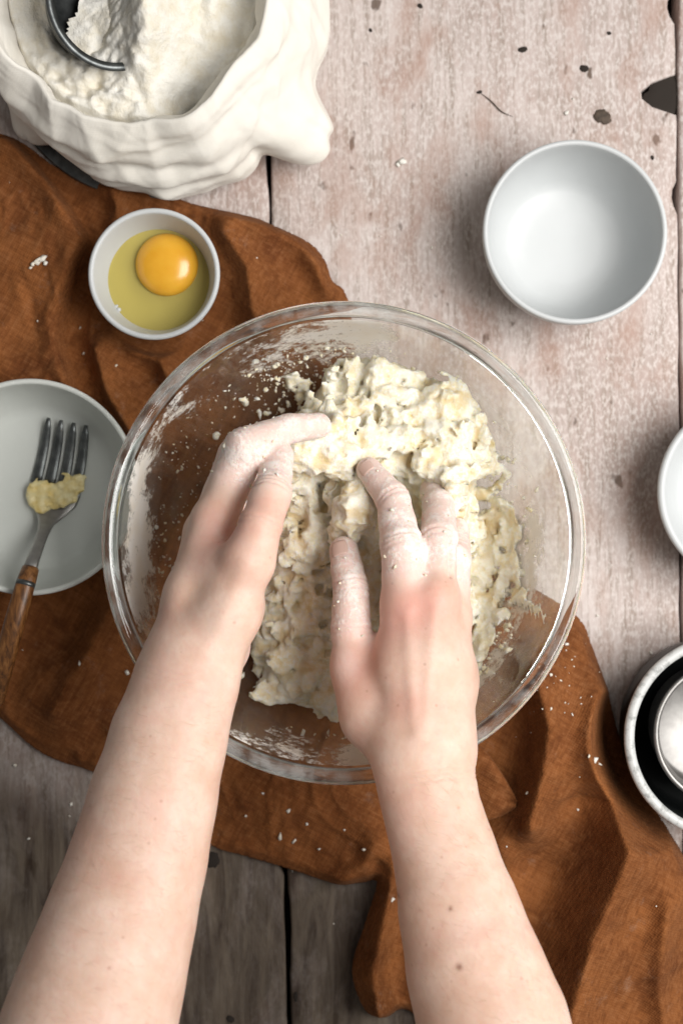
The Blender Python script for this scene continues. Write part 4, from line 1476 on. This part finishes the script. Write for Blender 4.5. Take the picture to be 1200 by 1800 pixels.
# ------------------------------------------------------------------ arms and hands
def make_arm(spec, root, name, label):
    forearm, palm, fingers, thumb = spec['forearm'], spec['palm'], spec['fingers'], spec['thumb']
    allp = [P(*a[:3]) for a in forearm] + [P(*a[:3]) for seg in palm for a in seg] + [P(*a[:3]) for fi in fingers + [thumb] for a in fi]
    allp = np.array(allp)
    lo, hi = allp.min(0) - 0.045, allp.max(0) + 0.045
    lo[1] = max(lo[1], -0.345)
    h = 0.00115
    F = Field(lo, hi, h)
    # forearm
    for a, b in zip(forearm[:-1], forearm[1:]):
        F.cone(P(*a[:3]), P(*b[:3]), a[3], b[3], 0.010, flat=a[4], nrm=spec['fore_n'])
    for seg in palm:
        for a, b in zip(seg[:-1], seg[1:]):
            F.cone(P(*a[:3]), P(*b[:3]), a[3], b[3], 0.010)
    for a in spec.get('pads', []):
        F.ball(P(*a[:3]), a[3], 0.012, a[4] if len(a) > 4 else (1, 1, 1))
    G = Field(lo, hi, h)
    for fi in fingers + [thumb]:
        Q = Field(lo, hi, h) if False else None
        for a, b in zip(fi[:-1], fi[1:]):
            A, B = P(*a[:3]), P(*b[:3])
            mid = (A + B) / 2
            # phalanx waists slightly between the joints, pads bulge
            rm = (a[3] + b[3]) / 2 * 0.965
            G.cone(A, mid, a[3], rm, 0.0016)
            G.cone(mid, B, rm, b[3], 0.0016)
    k = 0.0055
    hh = np.clip(0.5 + 0.5 * (G.f - F.f) / k, 0, 1)
    F.f = G.f * (1 - hh) + F.f * hh - k * hh * (1 - hh)
    for a in spec.get('knuckles', []):
        F.ball(P(*a[:3]), a[3], 0.006)
    for (a, b, r1, r2) in spec.get('cuts', []):
        T_ = Field(lo, hi, h)
        T_.cone(P(*a), P(*b), r1, r2, 0)
        kk = 0.0022
        d = -T_.f
        hh = np.clip(0.5 - 0.5 * (d - F.f) / kk, 0, 1)
        F.f = np.where(T_.f < 0.004, d * (1 - hh) + F.f * hh + kk * hh * (1 - hh), F.f)
    V, q = F.mesh()
    # relax the voxel steps
    e0 = q.ravel(); e1 = np.roll(q, -1, 1).ravel()
    cnt = np.bincount(e0, minlength=len(V)) + np.bincount(e1, minlength=len(V))
    for _ in range(3):
        acc = np.stack([np.bincount(e0, V[e1, k], len(V)) + np.bincount(e1, V[e0, k], len(V)) for k in range(3)], 1)
        V = 0.5 * V + 0.5 * acc / np.maximum(cnt, 1)[:, None]
    o = mesh_obj(name, V, q, M['skin'], root)
    nrm = normals_of(o)
    disp = 0.00016 * fbm(V * 60, 3, 101)
    # joint creases
    for (a, b, n_l, amp, *wr_) in spec['creases']:
        A, B = P(*a), P(*b)
        ax = (B - A) / np.linalg.norm(B - A)
        s = (V - A) @ ax
        rad = np.linalg.norm(V - A - s[:, None] * ax, axis=1)
        near = smooth(0.0165, 0.012, rad) if not wr_ else smooth(0.036, 0.028, rad) * smooth(-0.2, 0.3, vnoise(V * 45, 19) + 0.2)
        s = s + 0.0006 * vnoise(V * 260, 5)
        for j in range(n_l):
            off = (j - (n_l - 1) / 2) * 0.0026
            disp -= 1.8 * amp * near * np.exp(-((s - off) / 0.0009) ** 2)
    # tendons and veins of the hand's back
    for pts, amp, wd in spec.get('cords', []):
        pl = spline([P(*a) for a in pts], 6)
        best = np.full(len(V), 9.0)
        for p0, p1 in zip(pl[:-1], pl[1:]):
            e = p1 - p0
            t = np.clip(((V - p0) @ e) / (e @ e), 0, 1)
            best = np.minimum(best, np.linalg.norm(V - p0 - t[:, None] * e, axis=1))
        disp += amp * np.exp(-(best / wd) ** 2)
    V2 = V + nrm * disp[:, None]
    set_verts(o, V2)
    # where flour clings: distance along the fingers beyond the knuckles
    flour = np.zeros(len(V))
    for fi in fingers + [thumb]:
        pts = [P(*a[:3]) for a in fi]
        tot = sum(np.linalg.norm(b - a) for a, b in zip(pts[:-1], pts[1:]))
        run = 0
        bd = np.full(len(V), 9.0); bt = np.zeros(len(V))
        for (a, b, ra) in zip(pts[:-1], pts[1:], fi):
            e = b - a
            t = np.clip(((V - a) @ e) / (e @ e), 0, 1)
            dd = np.linalg.norm(V - a - t[:, None] * e, axis=1)
            m_ = dd < bd
            bd[m_] = dd[m_]
            bt[m_] = ((run + t * np.linalg.norm(e)) / tot)[m_]
            run += np.linalg.norm(e)
        s0, s1 = spec['flour_range'] if fi is not thumb else spec['thumb_range']
        flour = np.maximum(flour, smooth(s0, s1, bt) * smooth(0.019, 0.013, bd))
    for (x, y, z, r, a) in spec.get('flour_spots', []):
        flour = np.maximum(flour, a * np.exp(-(np.linalg.norm(V - P(x, y, z), axis=1) / r) ** 2))
    attr(o, 'flour', flour)
    red = 0.38 * smooth(0.35, 0.9, flour)
    mole = np.zeros(len(V))
    for (x, y, z, r) in spec.get('moles', []):
        mole = np.maximum(mole, np.exp(-((V[:, 0] - P(x, y, z)[0]) ** 2 + (V[:, 1] - P(x, y, z)[1]) ** 2) / r ** 2))
    attr(o, 'mole', mole)
    for (x, y, z, r, a) in spec['red']:
        red += a * np.exp(-(np.linalg.norm(V - P(x, y, z), axis=1) / r) ** 2)
    attr(o, 'red', np.clip(red, 0, 0.8))
    # fine hair on the forearm
    hc = np.where((V[:, 1] < P(0, spec['hair_from'], .15)[1]) & (nrm[:, 2] > -0.35))[0]
    pk = RNG.choice(hc, 1300)
    hv, hf = [], []
    for i, k in enumerate(pk):
        p, n_ = V2[k], nrm[k]
        g = np.array(spec['hair_dir']) + RNG.normal(0, 0.35, 3)
        g -= n_ * (g @ n_)
        g /= np.linalg.norm(g)
        sdv = np.cross(n_, g) * RNG.uniform(0.00002, 0.00004)
        ln_ = RNG.uniform(0.0035, 0.0085)
        m_p = p + g * ln_ * 0.5 + n_ * ln_ * 0.14
        e_p = p + g * ln_ + n_ * ln_ * 0.12
        hv += [p - sdv, p + sdv, m_p - sdv * 0.8, m_p + sdv * 0.8, e_p]
        b5 = 5 * i
        hf += [[b5, b5 + 1, b5 + 3, b5 + 2], [b5 + 2, b5 + 3, b5 + 4]]
    ho = mesh_obj('arm_hair', np.array(hv), hf, M['hair'], o)
    ho['kind'] = 'stuff'
    # bits of dough stuck to the floury fingers
    cand = np.where((flour > 0.55) & (nrm[:, 2] > -0.2))[0]
    if len(cand):
        pick = RNG.choice(cand, 90)
        sz = 0.00035 * (4.0 ** (RNG.uniform(size=90) ** 2))
        spec['bits'] = (V2[pick], sz)
    # nails
    for (tip, base, up, w, ln) in spec.get('nails', []):
        A, B = P(*tip[:3]), P(*base[:3])
        r = tip[3]
        ax = (A - B) / np.linalg.norm(A - B)
        up = np.array(up, float); up -= ax * (up @ ax); up /= np.linalg.norm(up)
        sd = np.cross(ax, up)
        vs, fs = [], []
        nu, nv = 9, 9
        for i in range(nu):
            t = i / (nu - 1)
            rr = r * (1.045 - 0.10 * t ** 2)
            for j in range(nv):
                a = (j / (nv - 1) - 0.5) * 2 * w * (1 - 0.22 * (2 * t - 1) ** 4)
                p = A + ax * (ln * (t - 0.72)) + up * rr * math.cos(a) + sd * rr * math.sin(a)
                vs.append(p)
        for i in range(nu - 1):
            for j in range(nv - 1):
                k0 = i * nv + j
                fs.append([k0, k0 + 1, k0 + nv + 1, k0 + nv])
        n_o = mesh_obj('fingernail', vs, fs, M['nail'], o)
        s = n_o.modifiers.new('thickness', 'SOLIDIFY'); s.thickness = 0.0006; s.offset = -1
    o['label'] = label
    return o

person = empty('person', (0.0, -0.36, 0.0))
tag(person, 'person with bare forearms pressing dough with both floury hands', 'person')

def px_r(w_px, z):
    return w_px / 2 * (H - z) / FPX

RIGHT = dict(
    hair_from=1360, hair_dir=(-0.8, 0.5, 0.1),
    forearm=[(912, 1990, .205, .0390, .92), (866, 1800, .182, px_r(250, .182), .92), (834, 1700, .172, px_r(226, .172), .90), (806, 1600, .162, px_r(198, .162), .88), (781, 1500, .152, px_r(168, .152), .84), (758, 1420, .146, px_r(156, .146), .80), (744, 1350, .141, px_r(160, .141), .74), (735, 1300, .136, px_r(160, .136), .70)],
    fore_n=(0.12, 0.15, 1.0),
    palm=[[(735, 1310, .133, .0190), (712, 1180, .127, .0150), (712, 1065, .118, .0122)],
          [(745, 1310, .133, .0190), (752, 1180, .128, .0150), (763, 1052, .119, .0125)],
          [(760, 1310, .130, .0185), (778, 1180, .118, .0145), (788, 1085, .106, .0118)],
          [(768, 1310, .126, .0175), (784, 1200, .108, .0140), (789, 1120, .092, .0115)],
          [(715, 1320, .128, .0170), (655, 1260, .120, .0150), (622, 1175, .113, .0125)]],
    pads=[(665, 1215, .112, .016), (700, 1150, .112, .012)],
    fingers=[[(712, 1065, .118, .0122), (706, 960, .119, .0110), (690, 878, .104, .0092), (648, 826, .090, .0070)],
             [(763, 1052, .118, .0112), (771, 945, .108, .0100), (770, 888, .086, .0088), (760, 862, .068, .0074)],
             [(788, 1085, .106, .0110), (796, 985, .095, .0098), (797, 935, .070, .0086), (788, 930, .050, .0070)],
             [(789, 1120, .092, .0100), (797, 1040, .078, .0088), (800, 995, .058, .0076), (795, 985, .044, .0062)]],
    cuts=[((742, 1030, .132), (741, 930, .128), .0006, .0016), ((786, 1050, .126), (790, 950, .116), .0006, .0014)],
    thumb=[(628, 1185, .113, .0118), (617, 1110, .110, .0108), (616, 1035, .104, .0097), (604, 968, .092, .0080)],
    knuckles=[(716, 1062, .1215, .0098), (764, 1050, .1225, .0098), (707, 960, .1205, .0092)],
    creases=[((706, 962, .119), (690, 880, .106), 3, .00050), ((690, 880, .106), (648, 828, .09), 2, .0004), ((616, 1038, .104), (604, 968, .092), 3, .0005), ((618, 1112, .11), (616, 1035, .104), 2, .0003), ((770, 955, .112), (772, 920, .095), 2, .0005), ((741, 1372, .142), (730, 1300, .136), 3, .00022, 1)],
    cords=[([(730, 1290, .154), (722, 1180, .144), (716, 1080, .132)], .0010, .0035), ([(745, 1290, .154), (754, 1180, .145), (763, 1075, .133)], .0009, .0035)],
    moles=[(808, 1706, .205, .0014), (792, 1600, .19, .0009), (700, 1580, .17, .0008)],
    flour_range=(0.04, 0.30), thumb_range=(0.10, 0.42),
    flour_spots=[(590, 1130, .112, .010, .55), (665, 1090, .115, .012, .5), (605, 1165, .122, .009, .6)],
    red=[(712, 1070, .130, .015, .45), (765, 1060, .131, .014, .35), (630, 1180, .122, .018, .5), (720, 1240, .145, .012, .35), (600, 960, .10, .008, .5), (645, 822, .098, .007, .35), (690, 1120, .125, .014, .3)],
    nails=[((604, 968, .092, .0080), (616, 1035, .104), (-0.30, 0.0, 1), 0.62, .0088), ((648, 826, .090, .0070), (690, 878, .104), (-0.25, 0.1, 1), 0.62, .0080)],
)
LEFT = dict(
    hair_from=1230, hair_dir=(-0.8, 0.2, -0.1),
    forearm=[(92, 2010, .215, .0450, .92), (158, 1800, .192, px_r(292, .192), .92), (187, 1700, .182, px_r(270, .182), .92), (217, 1600, .172, px_r(247, .172), .90), (246, 1500, .163, px_r(228, .163), .90), (270, 1400, .156, px_r(212, .156), .88), (296, 1300, .150, px_r(194, .150), .86), (324, 1210, .146, px_r(174, .146), .84), (338, 1160, .143, px_r(160, .143), .82)],
    fore_n=(-0.30, 0.12, 1.0),
    palm=[[(325, 1190, .139, .0200), (343, 1050, .132, .0145), (376, 920, .121, .0118)],
          [(322, 1190, .132, .0195), (340, 1060, .116, .0140), (362, 940, .105, .0120)],
          [(325, 1190, .124, .0180), (345, 1080, .100, .0135), (360, 980, .088, .0110)],
          [(335, 1185, .118, .0170), (352, 1095, .090, .0130), (362, 1020, .074, .0105)],
          [(350, 1175, .142, .0180), (398, 1085, .145, .0145), (434, 990, .148, .0125)]],
    pads=[(398, 1000, .139, .0105), (414, 1062, .130, .0140), (396, 1140, .122, .0125), (376, 1010, .131, .0110)],
    cuts=[((386, 946, .146), (428, 888, .140), .0010, .0014), ((428, 888, .140), (456, 806, .134), .0014, .0016)],
    fingers=[[(378, 915, .120, .0114), (432, 788, .122, .0110), (505, 754, .110, .0082), (560, 748, .097, .0070)],
             [(364, 935, .104, .0108), (415, 800, .102, .0096), (482, 775, .085, .0084), (535, 775, .068, .0070)],
             [(362, 975, .088, .0104), (400, 850, .080, .0092), (450, 810, .064, .0082), (500, 805, .052, .0068)],
             [(364, 1015, .074, .0096), (386, 920, .064, .0086), (425, 885, .053, .0076), (455, 880, .046, .0060)]],
    thumb=[(438, 985, .149, .0128), (457, 925, .147, .0112), (478, 868, .137, .0098), (490, 802, .117, .0080)],
    knuckles=[(379, 915, .1235, .0098), (433, 786, .1255, .0088), (474, 868, .1390, .0090)],
    creases=[((474, 868, .137), (488, 806, .117), 3, .0006), ((432, 788, .123), (505, 754, .112), 3, .00045), ((505, 754, .112), (560, 748, .097), 2, .0004), ((452, 930, .148), (474, 868, .137), 2, .0003), ((327, 1205, .146), (345, 1140, .142), 3, .00022, 1)],
    cords=[([(360, 1150, .160), (400, 1070, .160), (432, 990, .160)], .0006, .004)],
    flour_range=(0.10, 0.36), thumb_range=(0.42, 0.72),
    flour_spots=[(440, 1150, .125, .012, .5), (500, 900, .125, .008, .6)],
    red=[(380, 915, .144, .014, .40), (465, 905, .143, .013, .45), (487, 800, .118, .007, .5), (455, 1130, .118, .014, .5), (290, 1090, .145, .012, .25), (410, 960, .15, .016, .25), (160, 1480, .165, .02, .25), (185, 1560, .165, .02, .25)],
    nails=[((488, 806, .117, .0080), (474, 868, .137), (0.35, 0.25, 1), 0.62, .0088)],
)
arm_r = make_arm(RIGHT, person, 'arm', 'right forearm and hand, index finger stretched along the dough')
arm_l = make_arm(LEFT, person, 'arm', 'left forearm and hand cupped round the dough from the left')
for a in (arm_r, arm_l):
    a.matrix_parent_inverse = Matrix.Translation(-Vector(person.location))

# ------------------------------------------------------------------ crumbs
def crumb_mesh(pts, sizes, name, material, label, cat):
    base, bf = [], []
    t = (1 + 5 ** .5) / 2
    ico = np.array([(-1, t, 0), (1, t, 0), (-1, -t, 0), (1, -t, 0), (0, -1, t), (0, 1, t), (0, -1, -t), (0, 1, -t), (t, 0, -1), (t, 0, 1), (-t, 0, -1), (-t, 0, 1)]) / math.sqrt(1 + t * t)
    icf = np.array([(0, 11, 5), (0, 5, 1), (0, 1, 7), (0, 7, 10), (0, 10, 11), (1, 5, 9), (5, 11, 4), (11, 10, 2), (10, 7, 6), (7, 1, 8), (3, 9, 4), (3, 4, 2), (3, 2, 6), (3, 6, 8), (3, 8, 9), (4, 9, 5), (2, 4, 11), (6, 2, 10), (8, 6, 7), (9, 8, 1)])
    V, Fc = [], []
    for i, (p, s) in enumerate(zip(pts, sizes)):
        k = RNG.uniform(0.40, 1.45, (12, 1)) * RNG.uniform(0.55, 1.5, (1, 3)) * np.array([1, 1, 0.6])
        a = RNG.uniform(0, 6.28)
        c, s_ = math.cos(a), math.sin(a)
        v = ico * k * s
        v = v @ np.array([[c, s_, 0], [-s_, c, 0], [0, 0, 1]])
        V.append(v + p + np.array([0, 0, s * 0.45]))
        Fc.append(icf + 12 * i)
    o = mesh_obj(name, np.concatenate(V), np.concatenate(Fc), material)
    attr(o, 'yellow_tone', np.repeat(RNG.uniform(0, 0.6, len(pts)) ** 2, 12))
    tag(o, label, cat, kind='stuff')
    return o

def bowl_crumbs():
    pts, sz = [], []
    def scatter(n, cx, cy, sx, sy, s0, s1):
        for _ in range(n):
            px, py = RNG.normal(cx, sx), RNG.normal(cy, sy)
            z = 0.02
            for _i in range(4):
                w = P(px, py, z)
                r = math.hypot(w[0] - BC[0], w[1] - BC[1])
                if r > 0.1175:
                    break
                z = float(bowl_in_z(r)) + 0.0008
            if r > 0.1165:
                continue
            pts.append(P(px, py, z)); sz.append(s0 * (s1 / s0) ** (RNG.uniform() ** 2.2))
    scatter(170, 880, 960, 36, 110, .0007, .0034)
    scatter(110, 870, 1130, 40, 80, .0007, .0040)
    scatter(60, 850, 1000, 25, 80, .001, .0050)
    scatter(240, 480, 640, 85, 55, .0003, .0014)
    scatter(200, 600, 600, 110, 28, .0003, .0016)
    scatter(260, 330, 830, 50, 130, .0002, .0011)
    scatter(60, 300, 1010, 30, 80, .0004, .0012)
    scatter(70, 540, 1310, 110, 22, .0006, .0022)
    scatter(120, 520, 690, 40, 30, .0005, .0026)
    scatter(160, 650, 1330, 40, 20, .0006, .0022)
    crumb_mesh(pts, sz, 'bowl_crumbs', M['dough'], 'loose floury crumbs scattered inside the glass bowl', 'crumbs')
bowl_crumbs()
for sp_, ar_ in ((RIGHT, arm_r), (LEFT, arm_l)):
    b_ = crumb_mesh(sp_['bits'][0] - np.array([0, 0, 0.0002]), sp_['bits'][1], 'dough_bits', M['dough'], 'bits of dough stuck to the fingers', None)
    b_.parent = ar_

def table_crumbs():
    dg = bpy.context.evaluated_depsgraph_get()
    dg.update()
    spots = [(60, 455, .0020), (68, 450, .0026), (52, 460, .0018), (74, 458, .0015), (48, 466, .0013), (708, 276, .0030), (700, 283, .0016), (1000, 190, .0016), (1012, 166, .0010),
             (980, 1158, .0022), (988, 1150, .0014), (1000, 1135, .0010), (972, 1190, .0010), (1050, 1342, .0016), (1058, 1348, .0012), (1040, 1335, .0008),
             (491, 1476, .0017), (516, 1485, .0018), (505, 1432, .0012), (538, 1455, .0011), (430, 1440, .0010), (560, 1500, .0008), (460, 1400, .0008),
             (135, 1170, .0013), (220, 1186, .0014), (223, 1090, .0008), (142, 618, .0013), (60, 560, .0008), (200, 640, .0008), (250, 330, .0008), (1178, 1142, .0020), (1148, 1150, .0012),
             (930, 1400, .0008), (895, 1180, .0009), (1010, 1260, .0010), (1020, 1430, .0007), (20, 1350, .0016), (120, 1420, .0012), (45, 1480, .0014), (80, 1600, .0013), (640, 1500, .0012), (690, 1590, .0010), (760, 430, .0010), (670, 410, .0009)]
    for _ in range(60):
        spots.append((RNG.uniform(10, 1190), RNG.uniform(300, 1750), RNG.uniform(.0003, .0008)))
    for _ in range(40):
        spots.append((RNG.normal(985, 35), RNG.normal(1170, 50), RNG.uniform(.0003, .0007)))
    pts, sz = [], []
    ok = ('linen_cloth', 'plank')
    for px, py, s in spots:
        w = P(px, py, 0.0)
        o = Vector((0, 0, H - 0.01))
        d = (Vector(w) - Vector((0, 0, H))).normalized()
        hit, loc, nrm, _, ob, _ = SC.ray_cast(dg, o, d)
        if hit and ob.name.split('.')[0] in ok:
            pts.append(np.array(loc)); sz.append(s)
    crumb_mesh(pts, sz, 'scattered_crumbs', M['flour'], 'flour crumbs scattered over the cloth and table', 'crumbs')
table_crumbs()
